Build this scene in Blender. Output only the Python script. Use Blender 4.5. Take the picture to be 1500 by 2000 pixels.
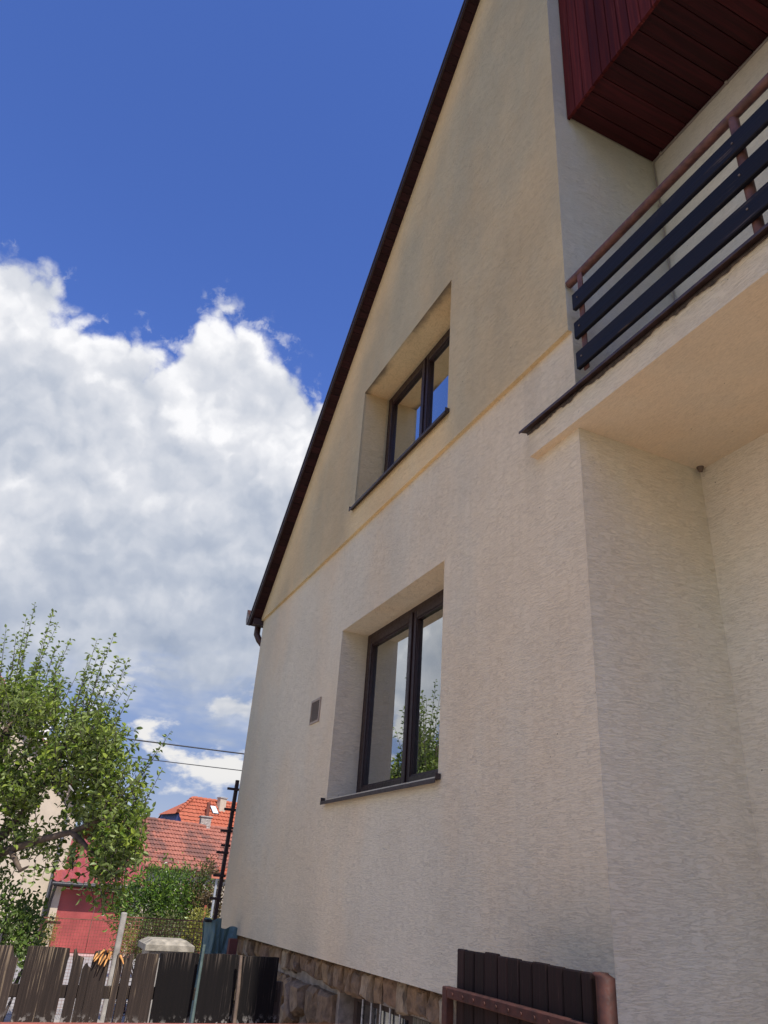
import bpy, bmesh, math, random
import numpy as np
from mathutils import Vector, Matrix

for o in list(bpy.data.objects):
    bpy.data.objects.remove(o, do_unlink=True)
scene = bpy.context.scene
COL = scene.collection
random.seed(7)
rng = np.random.default_rng(11)

# ------------------------------------------------------------------ camera
FPX = 1440.2                      # focal length in pixels of the 1500 x 2000 frame
CAM = np.array([-2.3, -2.7163, 1.65])
def _axes():
    vz = np.array([955.1 - 750, -1772.2 - 1000]); vu = np.array([3.8 - 750, 1693.0 - 1000])
    f = math.sqrt(-(vz @ vu))
    z = np.array([vz[0], vz[1], f]); z /= np.linalg.norm(z)
    u = np.array([vu[0], vu[1], f]); u /= np.linalg.norm(u)
    return f, np.array([np.cross(u, z), u, z])
FPX, AX = _axes()
def ray(px, py):
    return AX @ np.array([px - 750.0, py - 1000.0, FPX])
def at(px, py, y):                # point on the plane y = const seen in that direction
    r = ray(px, py); return CAM + r * (y - CAM[1]) / r[1]
def atx(px, py, x):
    r = ray(px, py); return CAM + r * (x - CAM[0]) / r[0]
def atz(px, py, z):
    r = ray(px, py); return CAM + r * (z - CAM[2]) / r[2]

cd = bpy.data.cameras.new('camera'); cam = bpy.data.objects.new('camera', cd); COL.objects.link(cam)
cd.sensor_fit = 'HORIZONTAL'; cd.sensor_width = 36.0; cd.lens = 36.0 * FPX / 1500.0
cd.clip_start = 0.05; cd.clip_end = 2000
right, up, back = AX[:, 0], -AX[:, 1], -AX[:, 2]
cam.matrix_world = Matrix(((right[0], up[0], back[0], CAM[0]), (right[1], up[1], back[1], CAM[1]), (right[2], up[2], back[2], CAM[2]), (0, 0, 0, 1)))
scene.camera = cam

# ------------------------------------------------------------------ light
SUN_EL = math.radians(52.0)
SUN_AZ = math.atan2(0.055, -1.0)          # direction to the sun, from +Y towards +X
SUN = Vector((math.sin(SUN_AZ) * math.cos(SUN_EL), math.cos(SUN_AZ) * math.cos(SUN_EL), math.sin(SUN_EL)))
sl = bpy.data.lights.new('sun', 'SUN'); sl.energy = 3.9; sl.angle = math.radians(0.53); sl.color = (1.0, 0.95, 0.87)
so = bpy.data.objects.new('sun', sl); COL.objects.link(so)
so.rotation_euler = (-SUN).to_track_quat('-Z', 'Y').to_euler(); so.location = (0, 0, 30)

scene.view_settings.view_transform = 'Standard'; scene.view_settings.look = 'None'
scene.view_settings.exposure = 0.45; scene.view_settings.gamma = 1.0
scene.view_settings.use_curve_mapping = False
scene.render.engine = 'CYCLES'
scene.cycles.max_bounces = 8; scene.cycles.diffuse_bounces = 5; scene.cycles.transparent_max_bounces = 12
scene.cycles.use_denoising = True

class NT:
    """small helper round a node tree"""
    def __init__(s, nt): s.nt = nt; nt.nodes.clear()
    def n(s, t, **kw):
        nd = s.nt.nodes.new(t)
        for k, v in kw.items(): setattr(nd, k, v)
        return nd
    def l(s, a, b): s.nt.links.new(a, b)
    def put(s, sock, v):
        if hasattr(v, 'is_output') or isinstance(v, bpy.types.NodeSocket): s.l(v, sock)
        else: sock.default_value = v
    def m(s, op, a, b=None, c=None, clamp=False):
        nd = s.n('ShaderNodeMath', operation=op, use_clamp=clamp); s.put(nd.inputs[0], a)
        if b is not None: s.put(nd.inputs[1], b)
        if c is not None: s.put(nd.inputs[2], c)
        return nd.outputs[0]
    def vm(s, op, a, b=None):
        nd = s.n('ShaderNodeVectorMath', operation=op); s.put(nd.inputs[0], a)
        if b is not None: s.put(nd.inputs[1], b)
        return nd.outputs['Value'] if op in ('LENGTH', 'DOT_PRODUCT') else nd.outputs[0]
    def noise(s, vec, scale, detail=4, rough=0.55, dist=0.0, lac=2.0):
        nd = s.n('ShaderNodeTexNoise'); nd.inputs['Scale'].default_value = scale; nd.inputs['Detail'].default_value = detail
        nd.inputs['Roughness'].default_value = rough; nd.inputs['Distortion'].default_value = dist; nd.inputs['Lacunarity'].default_value = lac
        if vec is not None: s.l(vec, nd.inputs['Vector'])
        return nd.outputs['Fac']
    def mr(s, v, a, b, c=0.0, d=1.0, smooth=True):
        nd = s.n('ShaderNodeMapRange'); nd.interpolation_type = 'SMOOTHSTEP' if smooth else 'LINEAR'
        s.put(nd.inputs['Value'], v)
        for i, q in zip((1, 2, 3, 4), (a, b, c, d)): s.put(nd.inputs[i], q)
        return nd.outputs[0]
    def mix(s, f, a, b, blend='MIX'):
        nd = s.n('ShaderNodeMix', data_type='RGBA', blend_type=blend)
        s.put(nd.inputs[0], f); s.put(nd.inputs[6], a if not isinstance(a, tuple) else (*a[:3], 1)); s.put(nd.inputs[7], b if not isinstance(b, tuple) else (*b[:3], 1))
        return nd.outputs[2]
    def scale(s, vec, v): 
        nd = s.n('ShaderNodeMapping'); s.l(vec, nd.inputs[0]); nd.inputs['Scale'].default_value = v; return nd.outputs[0]
    def sep(s, vec):
        nd = s.n('ShaderNodeSeparateXYZ'); s.l(vec, nd.inputs[0]); return nd.outputs
    def comb(s, x, y, z):
        nd = s.n('ShaderNodeCombineXYZ')
        for i, q in enumerate((x, y, z)): s.put(nd.inputs[i], q)
        return nd.outputs[0]

world = bpy.data.worlds.new('World'); scene.world = world; world.use_nodes = True
def build_world():
    T = NT(world.node_tree)
    sky = T.n('ShaderNodeTexSky', sky_type='NISHITA', sun_disc=False)
    sky.sun_elevation = SUN_EL; sky.sun_rotation = SUN_AZ; sky.altitude = 300; sky.air_density = 1.0; sky.dust_density = 0.3; sky.ozone_density = 2.5
    hs = T.n('ShaderNodeHueSaturation'); hs.inputs['Saturation'].default_value = 1.15; hs.inputs['Value'].default_value = 1.0
    T.l(sky.outputs[0], hs.inputs['Color'])
    blue = T.mix(1.0, hs.outputs[0], (0.84, 0.79, 1.15), 'MULTIPLY')
    tc = T.n('ShaderNodeTexCoord'); D = tc.outputs['Generated']
    x, y, z = T.sep(D)
    az = T.m('MULTIPLY', T.m('ARCTAN2', x, y), 180 / math.pi)
    el = T.m('MULTIPLY', T.m('ARCSINE', z), 180 / math.pi)
    pts = [(-180, 14), (-150, 20), (-120, 29), (-95, 34), (-70, 30), (-50, 22), (-36, 19), (-28, 19.5), (-22, 31), (-17, 38), (-13.5, 39.3), (-10.6, 38.9), (-7, 37.2), (-3.8, 36.7), (-0.5, 36.0),
           (2.6, 35.6), (4.3, 38.6), (6, 39.8), (9.5, 39.3), (12, 38.1), (15, 36.1), (17, 34.6), (25, 31), (40, 33), (60, 26), (90, 20), (120, 16), (150, 11), (180, 14)]
    fc = T.n('ShaderNodeFloatCurve'); cv = fc.mapping.curves[0]
    P = [((a + 180) / 360, e / 60) for a, e in pts]
    cv.points[0].location = P[0]; cv.points[1].location = P[-1]
    for p in P[1:-1]: cv.points.new(*p)
    fc.mapping.update()
    T.l(T.m('DIVIDE', T.m('ADD', az, 180), 360), fc.inputs['Value'])
    B = T.m('MULTIPLY', fc.outputs[0], 60)
    warp = T.n('ShaderNodeTexNoise'); warp.inputs['Scale'].default_value = 5.0; warp.inputs['Detail'].default_value = 3
    T.l(D, warp.inputs['Vector'])
    wv = T.vm('MULTIPLY', T.vm('SUBTRACT', warp.outputs['Color'], (0.5, 0.5, 0.5)), (0.045, 0.045, 0.045))
    Dw = T.vm('ADD', D, wv)
    def puff_tex(vec, scale):                  # billows: round tops, creased valleys
        tot = None
        for i in range(3):
            q = T.m('MULTIPLY', T.m('ABSOLUTE', T.m('SUBTRACT', T.noise(vec, scale * 2.1 ** i, 0), 0.5)), 2.6 * 0.5 ** i)
            tot = q if tot is None else T.m('ADD', tot, q)
        return tot
    fine = T.n('ShaderNodeTexNoise'); fine.inputs['Scale'].default_value = 30; fine.inputs['Detail'].default_value = 4; fine.inputs['Roughness'].default_value = 0.65; T.l(D, fine.inputs['Vector'])
    D2 = T.vm('ADD', Dw, T.vm('MULTIPLY', T.vm('SUBTRACT', fine.outputs['Color'], (0.5, 0.5, 0.5)), (0.022, 0.022, 0.022)))
    n1 = T.noise(D2, 11, 6, 0.6)
    v1 = puff_tex(D2, 9.0)
    SB = T.m('SUBTRACT', B, el)
    dep = T.m('ADD', SB, T.m('ADD', T.m('MULTIPLY', T.m('SUBTRACT', n1, 0.5), 5.0), T.m('MULTIPLY', T.m('SUBTRACT', v1, 0.34), 3.4)))     # degrees into the cloud
    mask = T.mr(dep, -0.5, 1.1)
    wisp = T.mr(T.m('ADD', T.m('MULTIPLY', dep, 0.05), T.noise(D2, 26, 4, 0.66)), 0.50, 0.66)
    wisp = T.m('MULTIPLY', T.m('MULTIPLY', wisp, T.mr(dep, -3.2, -0.3)), 0.4)
    mask = T.m('MAXIMUM', mask, wisp)
    # each billow against itself a step towards the sun: a lit and a shaded side
    sh = (0.010, -0.016, 0.030)
    n2 = T.noise(D2, 5.0, 5, 0.55); n2s = T.noise(T.vm('ADD', D2, sh), 5.0, 5, 0.55)
    v1s = puff_tex(T.vm('ADD', D2, (0.005, -0.007, 0.015)), 9.0)
    relief = T.m('ADD', T.m('MULTIPLY', T.m('SUBTRACT', n2, n2s), 2.0), T.m('MULTIPLY', T.m('SUBTRACT', v1, v1s), 0.42))
    big = T.m('SUBTRACT', T.noise(T.scale(Dw, (1, 1, 1.3)), 3.0, 4, 0.5), 0.5)
    br = T.mr(SB, 1, 30, 0.76, 0.20, smooth=False)
    br = T.m('ADD', br, T.m('ADD', relief, T.m('MULTIPLY', big, 1.0)), clamp=True)
    cr = T.n('ShaderNodeValToRGB'); e = cr.color_ramp.elements
    e[0].position = 0.0; e[0].color = (0.34, 0.40, 0.52, 1); e[1].position = 1.0; e[1].color = (0.93, 0.93, 0.95, 1)
    k = e.new(0.4); k.color = (0.50, 0.545, 0.635, 1)
    k = e.new(0.75); k.color = (0.70, 0.72, 0.775, 1)
    T.l(br, cr.inputs[0])
    cloud = cr.outputs[0]
    # low over the horizon the deck breaks into bluish bands with small bright puffs
    nb = T.noise(T.scale(Dw, (1, 1, 2.6)), 7, 4, 0.6)
    low = T.mr(T.m('ADD', el, T.m('MULTIPLY', T.m('SUBTRACT', nb, 0.5), 16)), 9, 15, 1.0, 0.0)
    puff = T.mr(T.noise(T.scale(Dw, (1, 1, 1.9)), 10, 6, 0.58), 0.50, 0.60)
    lowc = T.mix(T.mr(el, 0, 9), (0.46, 0.53, 0.66), (0.25, 0.35, 0.60))
    lowc = T.mix(T.m('MULTIPLY', puff, T.mr(el, 2, 7)), lowc, (0.82, 0.81, 0.80))
    cloud = T.mix(low, cloud, lowc)
    cl10 = T.mix(1.0, cloud, (5.7, 5.7, 5.7), 'MULTIPLY')
    col = T.mix(mask, blue, cl10)
    bg = T.n('ShaderNodeBackground'); bg.inputs['Strength'].default_value = 0.135
    T.l(col, bg.inputs['Color'])
    out = T.n('ShaderNodeOutputWorld'); T.l(bg.outputs[0], out.inputs['Surface'])
build_world()

# ------------------------------------------------------------------ helpers
def tag(o, label=None, cat=None, group=None, kind=None):
    if label: o['label'] = label
    if cat: o['category'] = cat
    if group: o['group'] = group
    if kind: o['kind'] = kind
    return o
def thing(name, label, cat, loc=(0, 0, 0), group=None):
    o = bpy.data.objects.new(name, None); COL.objects.link(o); o.location = loc; o.empty_display_size = 0.2
    return tag(o, label, cat, group)
class MB:
    def __init__(s): s.v = []; s.f = []; s.sm = []
    def add(s, vs, fs, smooth=False):
        b = len(s.v); s.v.extend([tuple(map(float, q)) for q in vs]); s.f.extend([tuple(b + i for i in q) for q in fs]); s.sm.extend([smooth] * len(fs)); return s
    def box(s, x0, x1, y0, y1, z0, z1):
        return s.add([(x0, y0, z0), (x1, y0, z0), (x1, y1, z0), (x0, y1, z0), (x0, y0, z1), (x1, y0, z1), (x1, y1, z1), (x0, y1, z1)],
                     [(0, 3, 2, 1), (4, 5, 6, 7), (0, 1, 5, 4), (1, 2, 6, 5), (2, 3, 7, 6), (3, 0, 4, 7)])
    def bbox(s, x0, x1, y0, y1, z0, z1, b=0.004):
        """box with chamfered edges"""
        bm = bmesh.new(); bmesh.ops.create_cube(bm, size=1)
        for v in bm.verts: v.co = Vector(((x0 + x1) / 2 + v.co.x * (x1 - x0), (y0 + y1) / 2 + v.co.y * (y1 - y0), (z0 + z1) / 2 + v.co.z * (z1 - z0)))
        bmesh.ops.bevel(bm, geom=bm.edges[:], offset=b, segments=1, affect='EDGES')
        bm.verts.index_update(); s.add([v.co for v in bm.verts], [[v.index for v in f.verts] for f in bm.faces]); bm.free(); return s
    def beam(s, p, q, w, h, upv=(0, 0, 1)):
        p, q = Vector(p), Vector(q); d = (q - p).normalized(); a = d.cross(Vector(upv))
        if a.length < 1e-4: a = d.cross(Vector((0, 1, 0)))
        a.normalize(); b = a.cross(d); a *= w / 2; b *= h / 2
        vs = [p - a - b, p + a - b, p + a + b, p - a + b, q - a - b, q + a - b, q + a + b, q - a + b]
        return s.add(vs, [(0, 1, 2, 3), (7, 6, 5, 4), (0, 4, 5, 1), (1, 5, 6, 2), (2, 6, 7, 3), (3, 7, 4, 0)])
    def tube(s, pts, r, n=10, caps=True):
        pts = [Vector(p) for p in pts]; rs = r if isinstance(r, (list, tuple)) else [r] * len(pts)
        vs = []; fs = []; a = None
        for i, p in enumerate(pts):
            d = (pts[min(i + 1, len(pts) - 1)] - pts[max(i - 1, 0)]).normalized()
            if a is None:
                a = d.cross(Vector((0.31, 0.17, 0.93))); 
                if a.length < 1e-3: a = d.cross(Vector((1, 0, 0)))
            a = (a - d * a.dot(d)).normalized(); b = d.cross(a)
            for k in range(n):
                t = 2 * math.pi * k / n; vs.append(p + (a * math.cos(t) + b * math.sin(t)) * rs[i])
        for i in range(len(pts) - 1):
            for k in range(n): fs.append((i * n + k, i * n + (k + 1) % n, (i + 1) * n + (k + 1) % n, (i + 1) * n + k))
        s.add(vs, fs, True)
        if caps:
            L = (len(pts) - 1) * n
            s.add(vs[:n], [tuple(range(n - 1, -1, -1))]); s.add(vs[L:], [tuple(range(n))])
        return s
    def prism(s, poly, axis, a, b):
        """polygon in the two other axes extruded along axis from a to b"""
        def P(u, v, w): return {'x': (w, u, v), 'y': (u, w, v), 'z': (u, v, w)}[axis]
        n = len(poly); vs = [P(*p, a) for p in poly] + [P(*p, b) for p in poly]
        return s.add(vs, [tuple(range(n)), tuple(range(2 * n - 1, n - 1, -1))] + [(i, i + n, (i + 1) % n + n, (i + 1) % n) for i in range(n)])
    def build(s, name, mat, parent=None, kind=None, fix=True):
        me = bpy.data.meshes.new(name); me.from_pydata(s.v, [], s.f)
        if fix:
            bm = bmesh.new(); bm.from_mesh(me); bmesh.ops.recalc_face_normals(bm, faces=bm.faces[:]); bm.to_mesh(me); bm.free()
        me.polygons.foreach_set('use_smooth', s.sm); me.update()
        if mat: me.materials.append(mat)
        o = bpy.data.objects.new(name, me); COL.objects.link(o)
        if parent: o.parent = parent; o.matrix_parent_inverse = Matrix.Translation(-Vector(parent_loc(parent)))
        if kind: o['kind'] = kind
        return o
def parent_loc(o):
    p = Vector((0, 0, 0))
    while o is not None:
        p = p + Vector(o.location) + (Vector(o.matrix_parent_inverse.translation) if o.parent else Vector((0, 0, 0))); o = o.parent
    return p
def struct(name, mb, mat): 
    o = mb.build(name, mat); o['kind'] = 'structure'; return o

# ------------------------------------------------------------------ materials
MATS = {}
def mat(name, fn):
    if name in MATS: return MATS[name]
    m = bpy.data.materials.new(name); m.use_nodes = True
    T = NT(m.node_tree); out = T.n('ShaderNodeOutputMaterial'); bs = T.n('ShaderNodeBsdfPrincipled'); T.l(bs.outputs[0], out.inputs['Surface'])
    fn(T, bs, out); MATS[name] = m; return m
def oc(T): return T.n('ShaderNodeTexCoord').outputs['Object']
def bump(T, bs, h, strength=0.5, dist=0.01):
    b = T.n('ShaderNodeBump'); b.inputs['Strength'].default_value = strength; b.inputs['Distance'].default_value = dist
    T.l(h, b.inputs['Height']); T.l(b.outputs[0], bs.inputs['Normal'])
def plain(name, col, rough=0.6, var=0.25, scale=6, metal=0.0, bmp=0.0, bscale=60):
    def fn(T, bs, out):
        c = oc(T); n = T.noise(c, scale, 5, 0.6)
        T.l(T.mix(T.mr(n, 0.3, 0.7), tuple(v * (1 - var) for v in col), tuple(min(1, v * (1 + var)) for v in col)), bs.inputs['Base Color'])
        T.l(T.mr(T.noise(c, scale * 4, 3), 0.3, 0.7, max(0.02, rough - 0.1), min(1, rough + 0.1)), bs.inputs['Roughness'])
        bs.inputs['Metallic'].default_value = metal
        if bmp: bump(T, bs, T.noise(c, bscale, 4, 0.6), bmp, 0.004)
    return mat(name, fn)

UW_HEAD = 6.436
RS = 0.97689; RZ = 11.0228            # rake of the gable: z = RZ - RS*|y|
def stucco(name, clean, dirty, kind):
    def fn(T, bs, out):
        c = oc(T); x, y, z = T.sep(c)
        w = T.n('ShaderNodeTexNoise'); w.inputs['Scale'].default_value = 7; w.inputs['Detail'].default_value = 2; T.l(c, w.inputs['Vector'])
        cw = T.vm('ADD', c, T.vm('MULTIPLY', T.vm('SUBTRACT', w.outputs['Color'], (0.5, 0.5, 0.5)), (0.012, 0.012, 0.012)))
        S1, S2, S3 = ((90, 15, 15), (200, 55, 55), (24, 9, 9)) if kind == 'ceiling' else ((12, 12, 110), (50, 50, 250), (7, 7, 22))
        g = T.noise(T.scale(cw, S1), 1.0, 3, 0.55)              # rubbed grooves lying flat
        line = T.mr(T.m('ABSOLUTE', T.m('SUBTRACT', g, 0.47)), 0.0, 0.05, 1.0, 0.0)
        line = T.m('MULTIPLY', line, T.mr(T.noise(T.scale(c, S3), 1.0, 3, 0.6), 0.25, 0.80, 0.35, 1.0))
        g2 = T.noise(T.scale(cw, S2), 1.0, 3, 0.65)
        gr = T.m('SUBTRACT', T.m('MULTIPLY', g2, 0.55), line)
        grit = T.noise(c, 210, 2, 0.7)
        h = T.m('ADD', gr, T.m('ADD', T.m('MULTIPLY', grit, 0.25), T.m('MULTIPLY', g, 0.8)))
        amt = T.mr(T.noise(T.scale(c, (1, 1, 0.3)), 1.3, 5, 0.55), 0.30, 0.70)
        if kind == 'upper':
            ay = T.m('ABSOLUTE', y)
            d = T.m('MULTIPLY', T.m('SUBTRACT', T.m('SUBTRACT', RZ, T.m('MULTIPLY', ay, RS)), z), 0.715)   # metres under the verge
            d = T.m('ADD', d, T.m('MULTIPLY', T.m('SUBTRACT', T.noise(c, 2.2, 4), 0.5), 0.45))
            clear = T.mr(d, 0.12, 0.75, 1.0, 0.0)
            s1 = T.m('MULTIPLY', T.mr(z, 5.0, 5.12, 1, 0), T.m('MULTIPLY', T.mr(y, 1.25, 1.6), T.mr(y, 3.3, 3.7, 1, 0)))   # sheltered strip under the sill
            s2 = T.mr(T.m('ADD', z, T.m('MULTIPLY', T.noise(c, 3), 0.3)), 4.80, 4.98, 0.55, 0.0)
            s3 = T.m('MULTIPLY', T.mr(y, 0.0, 0.35, 0.55, 0.0), T.mr(z, 4.9, 6.4, 1, 0))
            s3 = T.m('MULTIPLY', s3, T.mr(T.noise(T.scale(c, (3, 3, 1)), 2, 4), 0.35, 0.6))
            clear = T.m('MAXIMUM', clear, T.m('MAXIMUM', s1, T.m('MAXIMUM', s2, s3)))
            soft = T.m('MULTIPLY', T.mr(T.m('ABSOLUTE', T.m('SUBTRACT', x, 0.115)), 0.11, 0.14, 1, 0), 0.75)
            clear = T.m('MAXIMUM', clear, soft)
            amt = T.m('MULTIPLY', T.m('ADD', 0.62, T.m('MULTIPLY', amt, 0.38)), T.m('SUBTRACT', 1.0, clear))
        else:
            foot = T.m('MULTIPLY', T.mr(z, 1.3, 1.85, 1, 0), T.m('MULTIPLY', T.mr(y, 0.1, 1.6, 1, 0), T.mr(T.noise(T.scale(c, (2, 2, 5)), 2.4, 5, 0.65), 0.40, 0.66)))
            drip = T.m('MULTIPLY', T.mr(T.m('ABSOLUTE', T.m('SUBTRACT', y, 0.42)), 0.03, 0.13, 1, 0), T.mr(z, 3.3, 4.1))
            amt = T.m('ADD', T.m('MULTIPLY', amt, 0.28), T.m('ADD', T.m('MULTIPLY', foot, 0.55), T.m('MULTIPLY', drip, 0.35)), clamp=True)
        col = T.mix(amt, clean, dirty)
        mott = T.mr(T.noise(c, 0.9, 4, 0.6), 0.3, 0.7, 0.95, 1.05)
        fl = T.mr(T.noise(T.scale(c, (9, 9, 22)), 1.0, 4, 0.7), 0.68, 0.78, 1.0, 0.94)
        gm = T.m('MULTIPLY', T.m('SUBTRACT', 1.0, T.m('MULTIPLY', line, 0.105)), T.m('MULTIPLY', T.mr(g2, 0.3, 0.7, 0.94, 1.05), T.m('MULTIPLY', mott, fl)))
        col = T.mix(1.0, col, T.comb(gm, gm, gm), 'MULTIPLY')
        col = T.mix(1.0, col, T.mix(T.mr(T.noise(T.scale(c, (1, 1, .6)), 0.7, 4, 0.6), 0.35, 0.65), (1.04, 0.985, 0.93), (0.97, 1.0, 1.03)), 'MULTIPLY')
        speck = T.mr(T.noise(c, 48, 1, 0.5), 0.80, 0.83)
        col = T.mix(T.m('MULTIPLY', speck, 0.8), col, (0.05, 0.045, 0.04))
        if kind == 'upper':        # soot along the outer edge of the window head
            soot = T.m('MULTIPLY', T.mr(T.m('ABSOLUTE', T.m('SUBTRACT', z, UW_HEAD)), 0.004, 0.02, 1, 0), T.mr(T.m('ADD', x, T.m('MULTIPLY', T.noise(c, 6, 4), 0.12)), 0.03, 0.13, 1, 0))
            soot = T.m('MULTIPLY', T.m('MULTIPLY', soot, T.mr(x, -0.0295, -0.0285)), T.mr(T.noise(T.scale(c, (2, 1, 1)), 1.6, 4), 0.36, 0.56))
            col = T.mix(T.m('MULTIPLY', soot, 0.8), col, (0.13, 0.105, 0.08))
        T.l(col, bs.inputs['Base Color']); bs.inputs['Roughness'].default_value = 0.92; bs.inputs['Specular IOR Level'].default_value = 0.2
        bump(T, bs, h, 0.3 if kind == 'ceiling' else 0.62, 0.004)
    return mat(name, fn)
stucco_low = stucco('stucco_pale', (0.79, 0.68, 0.485), (0.61, 0.525, 0.38), 'lower')
stucco_up = stucco('stucco_ochre', (0.80, 0.605, 0.33), (0.53, 0.445, 0.28), 'upper')
stucco_rec = stucco('stucco_recess', (0.82, 0.75, 0.59), (0.74, 0.67, 0.52), 'plain')
stucco_ceil = stucco('stucco_ceiling', (0.73, 0.61, 0.44), (0.68, 0.56, 0.40), 'ceiling')

def wood(name, base, worn, amt=0.25, axis='z', sc=1.0, rough=0.6, foot=None, spec=0.2):
    """streaky boards; worn shows where paint has gone; foot = height below which pale flakes sit"""
    def fn(T, bs, out):
        c = oc(T); S = {'z': (60, 60, 1.5), 'y': (60, 2.2, 60), 'x': (2.2, 60, 60)}[axis]
        s = T.noise(T.scale(c, tuple(v * sc for v in S)), 1.0, 5, 0.65, 0.3)
        b = T.noise(c, 3.0, 4, 0.6)
        info = T.n('ShaderNodeObjectInfo').outputs['Random']
        var = T.mr(info, 0, 1, 0.72, 1.25, smooth=False)
        col = T.mix(T.mr(s, 0.35, 0.7), tuple(v * 0.7 for v in base), tuple(v * 1.35 for v in base))
        col = T.mix(1.0, col, T.comb(var, var, var), 'MULTIPLY')
        wm = T.m('MULTIPLY', T.mr(s, 0.56, 0.66), T.mr(b, 0.62 - amt, 0.78 - amt))
        if foot is not None:
            z = T.sep(c)[2]
            wm = T.m('MAXIMUM', wm, T.m('MULTIPLY', T.mr(s, 0.5, 0.62), T.mr(z, foot[1] - 0.16, foot[1])))
        col = T.mix(wm, col, worn)
        if foot is not None:
            pk = T.m('MULTIPLY', T.mr(T.noise(T.scale(c, (1, 1, 0.7)), 30, 5, 0.65), 0.52, 0.58), T.mr(T.m('ADD', z, T.m('MULTIPLY', T.noise(c, 9, 4), 0.12)), foot[0], foot[0] + 0.11, 1, 0))
            col = T.mix(T.m('MULTIPLY', pk, 0.8), col, (0.45, 0.42, 0.38))
        T.l(col, bs.inputs['Base Color']); T.l(T.mr(s, 0.3, 0.7, rough - 0.1, min(1, rough + 0.15)), bs.inputs['Roughness']); bs.inputs['Specular IOR Level'].default_value = spec
        bump(T, bs, s, 0.6, 0.004)
    return mat(name, fn)
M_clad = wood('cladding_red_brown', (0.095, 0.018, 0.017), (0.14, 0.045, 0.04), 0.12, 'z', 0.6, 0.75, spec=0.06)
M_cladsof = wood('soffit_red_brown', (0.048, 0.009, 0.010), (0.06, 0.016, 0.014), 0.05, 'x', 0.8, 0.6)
M_verge = wood('verge_brown', (0.030, 0.009, 0.010), (0.04, 0.013, 0.013), 0.0, 'x', 0.8, 0.6)
M_slat = wood('balcony_slat_blue_black', (0.013, 0.0125, 0.018), (0.12, 0.085, 0.065), 0.11, 'y', 0.9, 0.6)
M_gatewood = wood('gate_brown', (0.026, 0.014, 0.012), (0.13, 0.09, 0.075), 0.06, 'z', 0.9, 0.7)
M_oldwood = wood('old_fence_wood', (0.044, 0.032, 0.026), (0.23, 0.175, 0.115), 0.19, 'z', 1.5, 0.8, foot=(0.82, 1.21))
M_shadewood = wood('shade_darkened_fence_wood', (0.0075, 0.006, 0.006), (0.085, 0.068, 0.055), 0.17, 'z', 1.5, 0.8, foot=(0.82, 1.24))  # boards at the right end: house shade put into a darker wood colour
M_splint = wood('fresh_split_wood', (0.55, 0.27, 0.09), (0.7, 0.42, 0.18), 0.2, 'z', 0.7, 0.7)
M_redsteel = plain('red_oxide_steel', (0.066, 0.021, 0.013), 0.75, 0.4, 22, bmp=0.15, bscale=120)
M_railred = plain('red_rail_paint', (0.36, 0.085, 0.05), 0.45, 0.15, 14, bmp=0.1)
M_handrail = plain('handrail_brown', (0.13, 0.052, 0.036), 0.6, 0.38, 24, bmp=0.1, bscale=90)
M_frame = plain('window_frame_brown', (0.024, 0.0095, 0.009), 0.45, 0.12, 8)
M_sill = plain('sheet_metal_brown', (0.042, 0.028, 0.025), 0.6, 0.2, 10)
M_gutter = plain('gutter_brown', (0.060, 0.024, 0.022), 0.4, 0.15, 8)
M_bronze = plain('vent_beige', (0.34, 0.26, 0.19), 0.5, 0.15, 20)
M_dark = plain('dark_void', (0.012, 0.010, 0.009), 0.9, 0.1, 5)
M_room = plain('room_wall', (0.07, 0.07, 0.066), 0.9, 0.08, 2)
M_cable = plain('grey_cable', (0.36, 0.31, 0.26), 0.5, 0.1, 8)
M_black = plain('black_cable', (0.02, 0.02, 0.022), 0.5, 0.1, 8)
M_conc = plain('concrete', (0.34, 0.315, 0.285), 0.9, 0.22, 9, bmp=0.4)
M_capst = plain('cap_stone', (0.30, 0.27, 0.215), 0.9, 0.4, 14, bmp=0.6, bscale=50)
M_galv = plain('galvanised_steel', (0.52, 0.54, 0.57), 0.35, 0.12, 10, metal=0.6)
M_teal = plain('teal_paint', (0.095, 0.135, 0.125), 0.5, 0.2, 12)
M_stick = plain('stick_bark', (0.16, 0.115, 0.085), 0.85, 0.25, 12, bmp=0.4)
M_wire = plain('rusty_wire', (0.20, 0.075, 0.05), 0.7, 0.3, 9)
M_trel = plain('trellis_brown', (0.035, 0.014, 0.013), 0.6, 0.15, 8)

def glass_fn(T, bs, out):
    fr = T.n('ShaderNodeFresnel'); fr.inputs['IOR'].default_value = 1.52
    k = T.m('MULTIPLY', fr.outputs[0], 4.6, clamp=True)      # both faces of two panes
    gl = T.n('ShaderNodeBsdfGlossy'); gl.inputs['Roughness'].default_value = 0.0; gl.inputs['Color'].default_value = (0.93, 0.96, 0.97, 1)
    tr = T.n('ShaderNodeBsdfTransparent'); tr.inputs['Color'].default_value = (0.70, 0.73, 0.72, 1)
    mx = T.n('ShaderNodeMixShader'); T.l(k, mx.inputs[0]); T.l(tr.outputs[0], mx.inputs[1]); T.l(gl.outputs[0], mx.inputs[2])
    c = oc(T); bmp = T.n('ShaderNodeBump'); bmp.inputs['Strength'].default_value = 0.05; bmp.inputs['Distance'].default_value = 0.004
    T.l(T.noise(c, 3.0, 1), bmp.inputs['Height']); T.l(bmp.outputs[0], gl.inputs['Normal'])
    T.l(mx.outputs[0], out.inputs['Surface'])
M_glass = mat('window_glass', glass_fn)
def wired_fn(T, bs, out):
    c = oc(T); s = T.noise(T.scale(c, (1, 90, 3)), 1.0, 2, 0.5)
    T.l(T.mix(T.mr(s, 0.4, 0.6), (0.10, 0.095, 0.08), (0.26, 0.25, 0.21)), bs.inputs['Base Color']); bs.inputs['Roughness'].default_value = 0.3
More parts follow.
